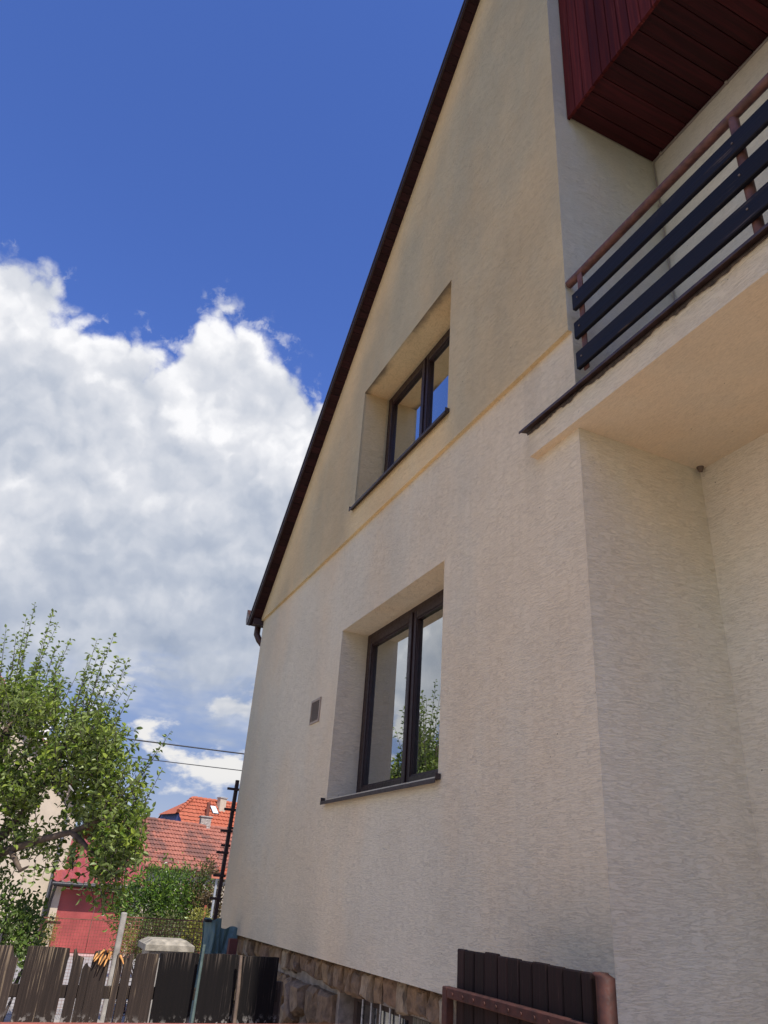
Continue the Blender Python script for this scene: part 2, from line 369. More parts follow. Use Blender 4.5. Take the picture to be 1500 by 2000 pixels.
M_ribglass = mat('ribbed_glass', wired_fn)
def stone_fn(T, bs, out):
    c = oc(T); r = T.n('ShaderNodeObjectInfo').outputs['Random']
    cr = T.n('ShaderNodeValToRGB'); e = cr.color_ramp.elements
    e[0].color = (0.17, 0.112, 0.065, 1); e[1].color = (0.34, 0.275, 0.19, 1)
    for p, q in ((0.3, (0.25, 0.165, 0.085, 1)), (0.55, (0.20, 0.122, 0.072, 1)), (0.8, (0.30, 0.21, 0.12, 1))): k = e.new(p); k.color = q
    T.l(r, cr.inputs[0]); n = T.noise(c, 14, 6, 0.65); v = T.mr(n, 0.25, 0.75, 0.6, 1.55)
    col = T.mix(1.0, cr.outputs[0], T.comb(v, v, v), 'MULTIPLY')
    lich = T.mr(T.noise(c, 9, 5, 0.7), 0.60, 0.70)
    col = T.mix(T.m('MULTIPLY', lich, 0.5), col, (0.36, 0.30, 0.215))
    T.l(col, bs.inputs['Base Color']); bs.inputs['Roughness'].default_value = 0.9
    bump(T, bs, T.m('ADD', n, T.m('MULTIPLY', T.noise(T.scale(c, (60, 60, 9)), 1, 4), 0.5)), 0.9, 0.02)
M_stone = mat('rubble_stone', stone_fn)
M_mortar = plain('mortar', (0.30, 0.255, 0.205), 0.95, 0.3, 16, bmp=0.6, bscale=45)

# ------------------------------------------------------------------ ground
def ground_h(x, y):
    t = min(1.0, max(0.0, (y - 9.5) / 16.0)); return -0.68 * t * t * (3 - 2 * t)
def ground_fn(T, bs, out):
    c = oc(T); x, y, z = T.sep(c)
    g = T.mix(T.mr(T.noise(c, 5, 6, 0.7), 0.35, 0.65), (0.055, 0.075, 0.025), (0.13, 0.12, 0.055))
    p = T.mix(T.mr(T.noise(c, 2.5, 6, 0.65), 0.3, 0.7), (0.46, 0.36, 0.29), (0.58, 0.46, 0.38))  # unseen yard paving, toned pinkish for warm bounce onto the facade
    far = T.mr(T.m('ADD', y, T.m('MULTIPLY', T.noise(c, 0.8, 3), 1.5)), 9.0, 9.8)
    far = T.m('MAXIMUM', far, T.mr(T.m('ADD', y, T.m('MULTIPLY', T.noise(c, 1.1, 3), 0.8)), -4.4, -3.9, 1.0, 0.0))  # unseen lawn behind the camera, added for green bounce onto the walls
    T.l(T.mix(far, p, g), bs.inputs['Base Color']); bs.inputs['Roughness'].default_value = 0.95
    bump(T, bs, T.noise(c, 40, 4), 0.5, 0.02)
M_ground = mat('yard_ground', ground_fn)
mb = MB()
xs = [-600, -200, -80, -40, -20, -10, -5, 0, 5, 10, 20, 40, 80, 200, 600]; ys = [-600, -150, -40, -15, -5, 0, 5, 8, 9.5] + [9.5 + i for i in range(1, 18)] + [35, 60, 120, 300, 900]
mb.add([(a, b, ground_h(a, b)) for b in ys for a in xs], [(j * len(xs) + i, j * len(xs) + i + 1, (j + 1) * len(xs) + i + 1, (j + 1) * len(xs) + i) for j in range(len(ys) - 1) for i in range(len(xs) - 1)])
struct('ground', mb, M_ground)
M_path = plain('pale_concrete_path', (0.36, 0.33, 0.29), 0.9, 0.15, 5, bmp=0.3)
pm = MB(); ys2 = [3.5, 6, 9.5] + [9.5 + i for i in range(1, 17)]
pm.add([(x, y, ground_h(x, y) + .004) for y in ys2 for x in (-5.0, 4.5)], [(2 * i, 2 * i + 1, 2 * i + 3, 2 * i + 2) for i in range(len(ys2) - 1)])
struct('path', pm, M_path)

# ------------------------------------------------------------------ the house
L = 6.39; ZP = 1.20; ZS = 4.725; WD = 0.90; ZF = 4.032; ZFT = 4.208; ZC = 6.80; XU = -0.03; XC = 0.08; HX = 9.0
house = thing('gabled_house', 'beige rendered house with steep dark gable verge, two windows and a balcony', 'house')
def rake(y): return RZ - RS * abs(y)
def yr(z): return (RZ - z) / RS

# lower facade with the window opening and reveals
LW = (1.512, 3.43, 2.325, 3.783); UW = (1.484, 3.356, 5.035, 6.436); RD = 0.265
def wall_with_hole(x, bands, hole, xin):
    """faces in the plane x; bands = list of polygons (y,z); reveal faces from x to xin"""
    m = MB()
    for poly in bands: m.add([(x, a, b) for a, b in poly], [tuple(range(len(poly)))])
    y0, y1, z0, z1 = hole
    m.add([(x, y0, z0), (x, y1, z0), (x, y1, z1), (x, y0, z1), (xin, y0, z0), (xin, y1, z0), (xin, y1, z1), (xin, y0, z1)], [(0, 1, 5, 4), (1, 2, 6, 5), (2, 3, 7, 6), (3, 0, 4, 7)])
    return m
y0, y1, z0, z1 = LW
m = wall_with_hole(0, [[(0, ZP), (y0, ZP), (y0, ZS + .02), (0, ZS + .02)], [(y1, ZP), (L, ZP), (L, ZS + .02), (y1, ZS + .02)], [(y0, ZP), (y1, ZP), (y1, z0), (y0, z0)], [(y0, z1), (y1, z1), (y1, ZS + .02), (y0, ZS + .02)]], LW, RD)
m.add([(0, 0, ZP), (0, L, ZP), (0.12, L, ZP), (0.12, 0, ZP)], [(0, 1, 2, 3)])                       # drip underside over the plinth
m.add([(0, L, ZP), (HX, L, ZP), (HX, L, ZS), (0, L, ZS)], [(0, 1, 2, 3)])                            # far side wall
m.build('facade_wall', stucco_low, house, fix=False)
y0, y1, z0, z1 = UW
bands = [[(0, ZS), (yr(ZS), ZS), (yr(z0), z0), (0, z0)], [(0, z0), (y0, z0), (y0, z1), (0, z1)], [(y1, z0), (yr(z0), z0), (yr(z1), z1), (y1, z1)], [(0, z1), (yr(z1), z1), (0, RZ)]]
m = wall_with_hole(XU, bands, UW, RD)
yl = yr(ZS)
m.add([(XU, 0, ZS), (XU, yl, ZS), (0.05, yl, ZS), (0.05, 0, ZS)], [(0, 1, 2, 3)])                     # drip lip
m.add([(XU, yl, ZS), (0.3, yl, ZS), (0.3, yl, ZS + .03), (XU, yl, ZS + .03)], [(0, 1, 2, 3)])
m.build('gable_wall', stucco_up, house, fix=False)
# return wall of the recess, under and over the balcony, recess back wall
m = MB().add([(0, 0, 0), (WD, 0, 0), (WD, 0, ZS), (0, 0, ZS)], [(0, 1, 2, 3)])
m.add([(XU, 0, ZS), (WD, 0, ZS), (WD, 0, 10.9), (XU, 0, 10.9)], [(0, 1, 2, 3)])
m.build('return_wall', stucco_rec, house, fix=False)
m = MB().add([(WD, 0, 0), (WD, -L, 0), (WD, -L, ZC + .1), (WD, 0, ZC + .1)], [(0, 1, 2, 3)])
m.add([(WD, -L, 0), (HX, -L, 0), (HX, -L, ZS), (WD, -L, ZS)], [(0, 1, 2, 3)])
m.add([(HX, -L, 0), (HX, L, 0), (HX, L, ZS), (HX, 0, 11), (HX, -L, ZS)], [(0, 1, 2, 3, 4)])
m.build('recess_wall', stucco_rec, house, fix=False)

# rooms behind the windows
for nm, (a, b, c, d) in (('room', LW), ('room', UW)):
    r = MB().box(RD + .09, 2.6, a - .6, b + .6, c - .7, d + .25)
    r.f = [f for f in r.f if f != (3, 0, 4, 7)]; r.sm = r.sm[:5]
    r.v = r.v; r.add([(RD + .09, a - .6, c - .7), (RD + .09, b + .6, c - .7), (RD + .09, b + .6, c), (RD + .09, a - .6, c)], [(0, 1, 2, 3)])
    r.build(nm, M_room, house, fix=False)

# windows: frame, two sashes with panes, sill
def window(hole, xw, tagname):
    y0, y1, z0, z1 = hole; ym = 2.49; g = 0.004
    f = MB(); fw = 0.048
    f.box(RD - .005, RD + .075, y0 - .02, y0 + fw, z0 - .02, z1 + .02); f.box(RD - .005, RD + .075, y1 - fw, y1 + .02, z0 - .02, z1 + .02)
    f.box(RD - .004, RD + .074, y0 + fw, y1 - fw, z1 - fw, z1 + .02); f.box(RD - .004, RD + .074, y0 + fw, y1 - fw, z0 - .02, z0 + fw)
    win = f.build('window', M_frame, house)
    for a, b in ((y0 + fw + .003, ym - .004), (ym + .004, y1 - fw - .003)):
        s = MB(); w = 0.062; c, d = z0 + fw + .003, z1 - fw - .003
        s.bbox(RD - .016, RD + .05, a, a + w, c, d, .006); s.bbox(RD - .016, RD + .05, b - w, b, c, d, .006)
        s.bbox(RD - .015, RD + .049, a + w, b - w, d - w, d, .006); s.bbox(RD - .015, RD + .049, a + w, b - w, c, c + w, .006)
        s.build('sash', M_frame, win)
        p = MB().add([(RD + .020, a + w - .004, c + w - .004), (RD + .020, b - w + .004, c + w - .004), (RD + .020, b - w + .004, d - w + .004), (RD + .020, a + w - .004, d - w + .004)], [(3, 2, 1, 0)])
        p.build('pane', M_glass, win, fix=False)
        bd = MB(); q = .012                                   # glazing bead round each pane
        bd.box(RD - .004, RD + .019, a + w, a + w + q, c + w, d - w); bd.box(RD - .004, RD + .019, b - w - q, b - w, c + w, d - w)
        bd.box(RD - .003, RD + .019, a + w + q, b - w - q, c + w, c + w + q); bd.box(RD - .003, RD + .019, a + w + q, b - w - q, d - w - q, d - w)
        bd.build('glazing_bead', M_frame, win)
    MB().bbox(RD - .032, RD - .016, ym - .022, ym + .022, z0 + fw, z1 - fw, .005).build('cover_strip', M_frame, win)
    s = MB(); xo = xw - .042; e0, e1 = y0 - .035, y1 + .035
    zt = z0 + .012; zo = z0 - .020
    prof = [(RD, zt), (xo, zo), (xo, zo - .026), (xo + .006, zo - .026), (xo + .006, zo - .006), (RD, zt - .012)]
    n = len(prof); vs = [(px, e0, pz) for px, pz in prof] + [(px, e1, pz) for px, pz in prof]
    # outside the reveal the sheet is wider than the opening only in front of the wall face
    vs = []
    for yy in (e0, e1):
        for px, pz in prof: vs.append((px, (y0 if yy == e0 else y1) if px > xw else yy, pz))
    s.add(vs, [tuple(range(n)), tuple(range(2 * n - 1, n - 1, -1))] + [(i, i + n, (i + 1) % n + n, (i + 1) % n) for i in range(n)])
    for yy in (e0, e1): s.box(xo + .003, xw - .002, yy - .003, yy + .003, zo - .004, zo + .030)
    s.build('sill', M_sill, win)
    return win
window(LW, 0.0, 'lower'); window(UW, XU, 'upper')
# sheer curtains
def sheer(T, bs, out):
    tr = T.n('ShaderNodeBsdfTransparent'); df = T.n('ShaderNodeBsdfDiffuse'); df.inputs[0].default_value = (0.5, 0.5, 0.48, 1)
    mx = T.n('ShaderNodeMixShader'); mx.inputs[0].default_value = 0.30; T.l(tr.outputs[0], mx.inputs[1]); T.l(df.outputs[0], mx.inputs[2]); T.l(mx.outputs[0], out.inputs['Surface'])
M_sheer = mat('sheer_cloth', sheer)
for (a, b, c, d) in (LW, UW):
    n = 90; vs = []; 
    for i in range(n + 1):
        yy = a + (b - a) * i / n; xx = RD + .22 + .025 * math.sin(i * 1.1) + .01 * math.sin(i * 2.7)
        vs += [(xx, yy, c - .1), (xx, yy, d + .1)]
    MB().add(vs, [(2 * i, 2 * i + 2, 2 * i + 3, 2 * i + 1) for i in range(n)], True).build('curtain', M_sheer, house, fix=False)

# vent grille
v = MB(); vy0, vy1, vz0, vz1 = 3.815, 4.062, 3.025, 3.247
v.box(-.012, .001, vy0, vy0 + .02, vz0, vz1); v.box(-.012, .001, vy1 - .02, vy1, vz0, vz1); v.box(-.011, .001, vy0 + .02, vy1 - .02, vz0, vz0 + .02); v.box(-.011, .001, vy0 + .02, vy1 - .02, vz1 - .02, vz1)
vent = v.build('vent_grille', M_bronze, house)
MB().add([(-.0015, vy0 + .01, vz0 + .01), (-.0015, vy1 - .01, vz0 + .01), (-.0015, vy1 - .01, vz1 - .01), (-.0015, vy0 + .01, vz1 - .01)], [(0, 1, 2, 3)]).build('duct', M_dark, vent, fix=False)
for i in range(11):
    z = vz0 + .028 + i * .0168
    MB().add([(-.003, vy0 + .02, z + .009), (-.003, vy1 - .02, z + .009), (-.010, vy1 - .02, z), (-.010, vy0 + .02, z), (-.0115, vy0 + .02, z + .001), (-.0115, vy1 - .02, z + .001), (-.0045, vy1 - .02, z + .0105), (-.0045, vy0 + .02, z + .0105)],
             [(0, 1, 2, 3), (4, 5, 6, 7), (3, 2, 5, 4), (0, 7, 6, 1)]).build('slat', M_bronze, vent)
for i in range(1, 5):
    yy = vy0 + .02 + (vy1 - vy0 - .04) * i / 5; MB().box(-.0135, -.0118, yy - .002, yy + .002, vz0 + .02, vz1 - .02).build('bar', M_bronze, vent)

# ------------------------------------------------------------------ stone plinth
XPL = 0.085
def clip(poly, a, b, c):                      # keep a*y + b*z <= c
    out = []
    for i in range(len(poly)):
        p, q = poly[i], poly[(i + 1) % len(poly)]; dp = a * p[0] + b * p[1] - c; dq = a * q[0] + b * q[1] - c
        if dp <= 0: out.append(p)
        if (dp < 0 < dq) or (dq < 0 < dp): t = dp / (dp - dq); out.append((p[0] + (q[0] - p[0]) * t, p[1] + (q[1] - p[1]) * t))
    return out
BW = (1.42, 3.02, 0.30, 1.035)               # basement window opening
pl = MB()
def quad(m, ya, yb, za, zb, x=XPL): m.add([(x, ya, za), (x, yb, za), (x, yb, zb), (x, ya, zb)], [(0, 1, 2, 3)])
quad(pl, 0, BW[0], 0, ZP); quad(pl, BW[1], L, 0, ZP); quad(pl, BW[0], BW[1], 0, BW[2]); quad(pl, BW[0], BW[1], BW[3], ZP)
pl.add([(XPL, BW[0], BW[2]), (XPL, BW[1], BW[2]), (XPL, BW[1], BW[3]), (XPL, BW[0], BW[3]), (.33, BW[0], BW[2]), (.33, BW[1], BW[2]), (.33, BW[1], BW[3]), (.33, BW[0], BW[3])], [(0, 1, 5, 4), (1, 2, 6, 5), (2, 3, 7, 6), (3, 0, 4, 7)])
pl.add([(0, 0, 0), (0.02, 0, 0), (XPL, L, 0), (XPL, L, ZP), (HX, L, ZP), (HX, L, 0)], [(2, 3, 4, 5)])
plinth = pl.build('plinth', M_mortar, house, fix=False)
def stone(poly, prot):
    n = len(poly); cy = sum(p[0] for p in poly) / n; cz = sum(p[1] for p in poly) / n
    R = random.Random(hash((round(cy, 3), round(cz, 3))))
    def ring(k, x, j): return [(x + R.uniform(-j, j), cy + (p[0] - cy) * k + R.uniform(-j, j), cz + (p[1] - cz) * k + R.uniform(-j, j)) for p in poly]
    vs = ring(1.0, XPL + .02, 0) + ring(0.97, XPL - prot * .55, .006) + ring(0.72, XPL - prot, .011) + [(XPL - prot + R.uniform(-.016, .006), cy + R.uniform(-.02, .02), cz)]
    fs = []
    for k in range(2):
        for i in range(n): fs.append((k * n + i, k * n + (i + 1) % n, (k + 1) * n + (i + 1) % n, (k + 1) * n + i))
    for i in range(n): fs.append((2 * n + i, 2 * n + (i + 1) % n, 3 * n))
    MB().add(vs, fs).build('stone', M_stone, plinth)
def split_edges(poly, R):
    out = []
    for i in range(len(poly)):
        p, q = poly[i], poly[(i + 1) % len(poly)]; out.append(p); d = math.hypot(q[0] - p[0], q[1] - p[1])
        if d > .07:
            k = R.uniform(.3, .7); out.append((p[0] + (q[0] - p[0]) * k + R.uniform(-.009, .009), p[1] + (q[1] - p[1]) * k + R.uniform(-.009, .009)))
    return out
R = random.Random(5)
# soldier course right under the render
y = 0.02
while y < L - .05:
    w = R.uniform(.085, .20); h = R.uniform(.13, .185) if not (BW[0] - .05 < y < BW[1]) else R.uniform(.14, .175)
    t = R.uniform(-.02, .02); e = min(y + w, L)
    poly = [(y + .006 + t, ZP - h), (e - .008 + t * R.uniform(.3, 1.3), ZP - h - R.uniform(-.02, .02)), (e - .006, ZP - .012), (y + .006, ZP - .012)]
    stone(split_edges(poly, R), R.uniform(.03, .065)); y = e + R.uniform(0, .012)
def cells(ya, yb, za, zb, sy, sz, R, gap, prot):
    sites = []
    ny, nz = max(1, round((yb - ya) / sy)), max(1, round((zb - za) / sz))
    for j in range(nz):
        for i in range(ny):
            sites.append((ya + (i + .5 + .5 * (j % 2) - .25 + R.uniform(-.33, .33)) * (yb - ya) / ny, za + (j + .5 + R.uniform(-.3, .3)) * (zb - za) / nz))
    for s in sites:
        poly = [(ya, za), (yb, za), (yb, zb), (ya, zb)]
        for q in sites:
            if q is s: continue
            a, b = q[0] - s[0], q[1] - s[1]; d = math.hypot(a, b)
            if d > .9: continue
            poly = clip(poly, a / d, b / d, (a * (q[0] + s[0]) / 2 + b * (q[1] + s[1]) / 2) / d - gap)
            if len(poly) < 3: break
        if len(poly) >= 3: stone(split_edges(poly, R), R.uniform(*prot))
zt = ZP - .205
cells(3.06, 3.95, .02, zt + .01, .24, .27, R, .017, (.055, .10))
cells(3.97, L - .01, .02, zt + .01, .20, .19, R, .015, (.035, .08))
cells(0.02, BW[0] - .02, .02, zt, .22, .2, R, .011, (.03, .07))
cells(BW[0], BW[1], .02, BW[2] - .02, .24, .13, R, .01, (.03, .06))
# basement window
bwm = MB(); bx = .20
bwm.box(bx, bx + .05, 2.10, 2.16, BW[2], BW[3] - .002); bwm.box(bx, bx + .05, BW[1] - .06, BW[1] - .002, BW[2], BW[3] - .002)
bwm.box(bx + .001, bx + .05, 2.16, BW[1] - .06, BW[3] - .06, BW[3] - .002); bwm.box(bx - .002, bx + .05, BW[0] + .002, BW[1] - .06, .74, .785)
bas = bwm.build('basement_window', plain('basement_frame', (0.07, 0.048, 0.04), .7, .2, 9), house)
MB().add([(bx + .03, 2.16, BW[2]), (bx + .03, BW[1] - .06, BW[2]), (bx + .03, BW[1] - .06, BW[3] - .06), (bx + .03, 2.16, BW[3] - .06)], [(3, 2, 1, 0)]).build('pane', M_glass, bas, fix=False)
for i in range(5):
    yy = 2.24 + i * .145; MB().tube([(bx - .02, yy, BW[2]), (bx - .02, yy, BW[3] - .01)], .008, 8).build('bar', M_galv, bas)
for i in range(3):
    a = BW[0] + .01 + i * .225; MB().box(bx - .01, bx + .02, a, a + .205, .79, BW[3] - .03).build('ribbed_pane', M_ribglass, bas)
MB().box(.34, 1.2, BW[0] - .1, BW[1] + .1, BW[2] - .1, BW[3] + .06).build('cellar', M_dark, house)

# ------------------------------------------------------------------ roof: boarded verge, barge board, gutter
XV0, XV1 = -0.150, -0.172
ca = 1 / math.hypot(1, RS); nrm = (RS * ca, ca)      # outward normal of the roof slope (y,z)
def rk(t, off=0.0):                                  # point on the rake: t metres down from the ridge, off above it
    return (t * ca + off * nrm[0], RZ - t * ca * RS + off * nrm[1])
TL = (yl + .06) / ca
rf = MB()
for sgn in (1, -1):
    for xa, o0, o1 in ((XV1 + .006, .03, .055), (.12, .056, .20)):
        A, A2 = (0, RZ + o0 / ca), (0, RZ + o1 / ca); B_, B2 = rk(TL, o0), rk(TL, o1)
        rf.add([(xx, sgn * q[0], q[1]) for xx in (xa, HX + .2) for q in (A, B_, B2, A2)], [(0, 1, 2, 3), (7, 6, 5, 4), (0, 4, 5, 1), (1, 5, 6, 2), (2, 6, 7, 3)])
def tile_fn(T, bs, out):
    c = oc(T); bs.inputs['Roughness'].default_value = .7
    T.l(T.mix(T.noise(c, 8, 4), (0.05, 0.025, 0.022), (0.09, 0.04, 0.03)), bs.inputs['Base Color'])
roof = rf.build('roof', mat('dark_roof_tile', tile_fn), house)
bwid = 0.085; nb = int(TL / bwid)
for i in range(nb):
    t0, t1 = i * bwid + .0009, (i + 1) * bwid - .0009
    if t0 < .06: continue
    j = random.uniform(-.0015, .0015)
    a, b = rk(t0, j), rk(t1, j); a2, b2 = rk(t0, .028), rk(t1, .028); cmf = rk(t0 + .003, -.0025 + j), rk(t1 - .003, -.0025 + j)
    vs = []
    for xx in (XV0 + .004, XU - .001 if rk(t0)[0] < yl else 0.3):
        vs += [(xx, *a), (xx, *cmf[0]), (xx, *cmf[1]), (xx, *b), (xx, *b2), (xx, *a2)]
    MB().add(vs, [(0, 1, 2, 3, 4, 5), (11, 10, 9, 8, 7, 6)] + [(k, k + 6, (k + 1) % 6 + 6, (k + 1) % 6) for k in range(6)]).build('board', M_verge, roof)
bb = MB()
for sgn in (1, -1):
    q = [rk(.03, -.012), rk(TL, -.012), rk(TL, .050), rk(.03, .050)]
    bb.prism([(sgn * a, b) for a, b in q], 'x', XV1, XV0)
bb.build('barge_board', plain('barge_brown', (0.028, 0.014, 0.015), .5, .15, 6), roof)
vf = MB()
q = [rk(.03, .036), rk(TL + .02, .036), rk(TL + .02, .062), rk(.03, .062)]
vf.prism(q, 'x', XV1 - .008, XV1 - .001); vf.build('verge_flashing', M_sill, roof)
ye, ze = rk(TL, 0)
# boxed eave and gutter
MB().prism([(L + .005, ZS - .06), (ye, ZS - .06), (ye, ze + .03), (L + .005, ZS + .02)], 'x', XV0 + .02, HX).build('eave_box', plain('eave_brown', (0.032, 0.014, 0.014), .6, .1, 6), roof)
gt = MB(); prof = []
for k in range(13):
    t = math.pi * k / 12; prof.append((ye + .085 - .072 * math.cos(t), ZS + .06 - .085 * math.sin(t)))
prof = [(ye + .012, ZS + .13)] + prof + [(ye + .160, ZS + .20), (ye + .166, ZS + .20)] + [(ye + .165, ZS + .06)] + [(p[0], p[1] - .006) for p in reversed(prof[1:-1])]
n = len(prof)
gt.add([(XV1 - .0, a, b) for a, b in prof] + [(HX, a, b) for a, b in prof], [(i, i + n, (i + 1) % n + n, (i + 1) % n) for i in range(n)])
gt.add([(XV1 - .001, a, b) for a, b in prof[1:15]], [tuple(range(14))])
gut = gt.build('gutter', M_gutter, roof)
dpx = -.02
MB().tube([(dpx, ye + .07, ZS), (dpx, ye + .07, ZS - .14), (dpx + .03, ye + .03, ZS - .22), (dpx + .16, L + .16, ZS - .34), (dpx + .2, L + .11, ZS - .42), (dpx + .2, L + .11, 0)], .042, 12).build('downpipe', M_gutter, house)

# ------------------------------------------------------------------ balcony
YB = -4.6
sb = MB(); px0 = -.052
sb.box(px0, WD, YB, 0, ZF, ZFT)
sb.add([(px0, 0, ZF), (px0, .392, ZF), (px0, .392, ZFT), (px0, 0, ZFT), (.01, 0, ZF), (.01, .392, ZF), (.01, .392, ZFT), (.01, 0, ZFT)], [(0, 1, 2, 3), (0, 4, 5, 1), (1, 5, 6, 2), (3, 2, 6, 7)])
sb.f = [f for f in sb.f if f not in ((2, 3, 7, 6), (3, 0, 4, 7), (8, 9, 10, 11))]; sb.sm = sb.sm[:len(sb.f)]
balc = sb.build('balcony', stucco_ceil, house)
MB().add([(px0, YB, ZF), (px0, .392, ZF), (px0, .392, ZFT), (px0, YB, ZFT)], [(0, 1, 2, 3)]).build('fascia', stucco_low, balc, fix=False)
# rough dark band of bitumen under the sheet metal edge, the sheet itself
fl = MB()
fl.prism([(px0 - .045, ZFT + .012), (px0 - .045, ZFT - .004), (px0 - .041, ZFT - .004), (px0 - .041, ZFT + .008), (.02, ZFT + .03), (.02, ZFT + .034)], 'y', YB, .435)
fl.build('edge_flashing', plain('flashing_brown', (0.055, 0.033, 0.029), .5, .35, 14), balc)
br_ = MB(); n = 260; vs = []
for i in range(n + 1):
    yy = YB + (0.40 - YB) * i / n; j = .007 * math.sin(i * .31 + 2 * math.sin(i * .13)) + random.uniform(-.006, .006)
    vs += [(px0 - .004, yy, ZFT + .006), (px0 - .010, yy, ZFT - .010), (px0 - .005, yy, ZFT - .020 + j)]
fs = []
for i in range(n):
    for k in range(2): fs.append((3 * i + k, 3 * i + 3 + k, 3 * i + 4 + k, 3 * i + 1 + k))
br_.add(vs, fs).build('bitumen_strip', plain('bitumen', (0.075, 0.055, 0.042), .9, .45, 45, bmp=.8, bscale=90), balc)
MB().bbox(-.03, .06, -.012, .032, ZFT + .045, ZFT + .06, .003).build('flashing_cap', M_sill, balc)
MB().box(0.0, WD - .002, YB, -.002, ZFT + .002, ZFT + .03).build('floor_screed', M_conc, balc)
# railing
xs_, hz = -.045, 5.085
MB().tube([(-.012, YB, hz), (-.012, -.012, hz)], .0265, 16).build('handrail', M_handrail, balc)
for z0_, z1_ in ((4.797, 4.916), (4.578, 4.697), (4.358, 4.474)):
    s = MB().bbox(xs_ - .014, xs_ + .014, YB, -.085, z0_, z1_, .004).build('slat', M_slat, balc)
    for yy in (-.135, -1.27, -2.45):
        MB().tube([(xs_ - .0175, yy, (z0_ + z1_) / 2 + .005), (xs_ - .012, yy, (z0_ + z1_) / 2 + .005)], .0055, 10).build('screw', M_stick, s)
MB().box(xs_ + .0145, xs_ + .022, -.155, -.115, 4.34, hz - .01).build('flat_bar', M_handrail, balc)
for yy in (-1.27, -2.45, -3.6):
    MB().tube([(-.008, yy, ZFT + .02), (-.008, yy, hz)], .0245, 14).build('post', M_handrail, balc)

# red-brown boarded gable over the balcony, and its soffit
bk = MB().add([(XC + .03, 0, ZC + .02), (XC + .03, -L, ZC + .02), (XC + .03, -yr(ZC + .02), ZC + .02), (XC + .03, 0, RZ)], [(0, 2, 3)])
clad = bk.build('cladding', M_dark, house, fix=False)
w = .096; i = 0
for i in range(48):
    ya, yb = -.004 - i * w, -.004 - (i + 1) * w + .003
    za, zb = rake(ya) - .03, rake(yb) - .03
    if min(za, zb) < ZC + .1: break
    z0_ = ZC - .028 + random.uniform(-.001, .001); c_ = .0045
    vs = [(XC, ya - c_, z0_), (XC, yb + c_, z0_), (XC, yb + c_, zb), (XC, ya - c_, za), (XC + .008, ya, z0_), (XC + .008, yb, z0_), (XC + .008, yb, zb), (XC + .008, ya, za), (XC + .024, ya, z0_), (XC + .024, yb, z0_), (XC + .024, yb, zb), (XC + .024, ya, za)]
    MB().add(vs, [(0, 1, 2, 3), (0, 3, 7, 4), (1, 5, 6, 2), (4, 7, 11, 8), (5, 9, 10, 6), (0, 4, 8, 9, 5, 1)]).build('board', M_clad, clad)
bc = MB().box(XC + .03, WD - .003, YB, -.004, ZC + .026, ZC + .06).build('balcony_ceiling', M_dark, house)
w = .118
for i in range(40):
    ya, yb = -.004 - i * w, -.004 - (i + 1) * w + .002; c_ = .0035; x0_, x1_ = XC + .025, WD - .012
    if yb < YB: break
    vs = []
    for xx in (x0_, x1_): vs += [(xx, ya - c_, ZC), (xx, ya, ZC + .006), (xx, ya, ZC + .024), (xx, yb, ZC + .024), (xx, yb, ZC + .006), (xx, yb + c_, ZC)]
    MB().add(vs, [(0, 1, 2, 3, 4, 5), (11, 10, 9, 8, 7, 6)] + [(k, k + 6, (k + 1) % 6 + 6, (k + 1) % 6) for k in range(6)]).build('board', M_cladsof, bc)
# surface cable along the ceiling and down the inner corner
cb = MB().tube([(WD - .012, YB, ZC - .016), (WD - .012, -.05, ZC - .016), (WD - .014, -.022, ZC - .025), (WD - .018, -.02, ZC - .06), (WD - .018, -.02, ZFT)], .0055, 8).build('cable', M_cable, house)
for p in [(WD - .014, -.1 - k * .62, ZC - .014) for k in range(7)] + [(WD - .018, -.02, 6.3), (WD - .018, -.02, 5.55), (WD - .018, -.02, 4.9)]:
    MB().bbox(p[0] - .012, p[0] + .012, p[1] - .012, p[1] + .012, p[2] - .010, p[2] + .010, .004).build('clip', M_cable, cb)
pn = at(1367, 917, 0)
MB().tube([(WD - .03, -.03, ZF - .001), (WD - .03, -.03, ZF - .03)], [.022, .012], 8).build('ceiling_hook', M_stick, house)

# ------------------------------------------------------------------ gate and its post
GX = -0.40
gate = thing('wooden_gate', 'dark brown picket gate on a red steel frame, swung open along the house wall', 'gate', (GX, -.42, 0))
gtop, gy1, gy0 = 1.465, .552, -.352
n = 11; wds = [.066, .080, .083, .100, .078, .083, .086, .100, .094, .104, .060]; k = (gy1 - gy0) / sum(wds); yy = gy1
for i, wd in enumerate(wds):
    b = yy - wd * k; j = random.uniform(-.004, .004)
    MB().bbox(GX - .002 + random.uniform(-.002, .002), GX + .022, b + .003, yy - .003, .12, gtop + j, .004).build('picket', M_gatewood, gate); yy = b
fr = MB(); rz = 1.298
fr.bbox(GX - .043, GX - .004, gy1 + .012, gy1 + .052, .10, rz + .020, .004); fr.bbox(GX - .042, GX - .004, gy0 - .02, gy1 + .012, rz - .020, rz + .020, .004)
fr.bbox(GX - .042, GX - .004, gy0 - .02, gy1 + .012, .25, .29, .004); fr.bbox(GX - .043, GX - .004, gy0 - .06, gy0 - .02, .10, rz + .02, .004)
frame = fr.build('frame', M_redsteel, gate)
for i in range(11):
    yv = gy1 - .04 - i * .084; MB().tube([(GX - .047, yv, rz - .002), (GX - .040, yv, rz - .002)], .007, 8).build('rivet', M_redsteel, frame)
pp = thing('gate_post', 'round-topped red-brown steel gate post at the house corner', 'post', (GX, -.44, 0))
prof = []
for k in range(24):
    t = 2 * math.pi * k / 24; cx = math.copysign(abs(math.cos(t)) ** .8, math.cos(t)) * .029; cy = math.copysign(abs(math.sin(t)) ** .8, math.sin(t)) * .031; prof.append((GX + .005 + cx, -.416 + cy))
mp = MB(); n = 24
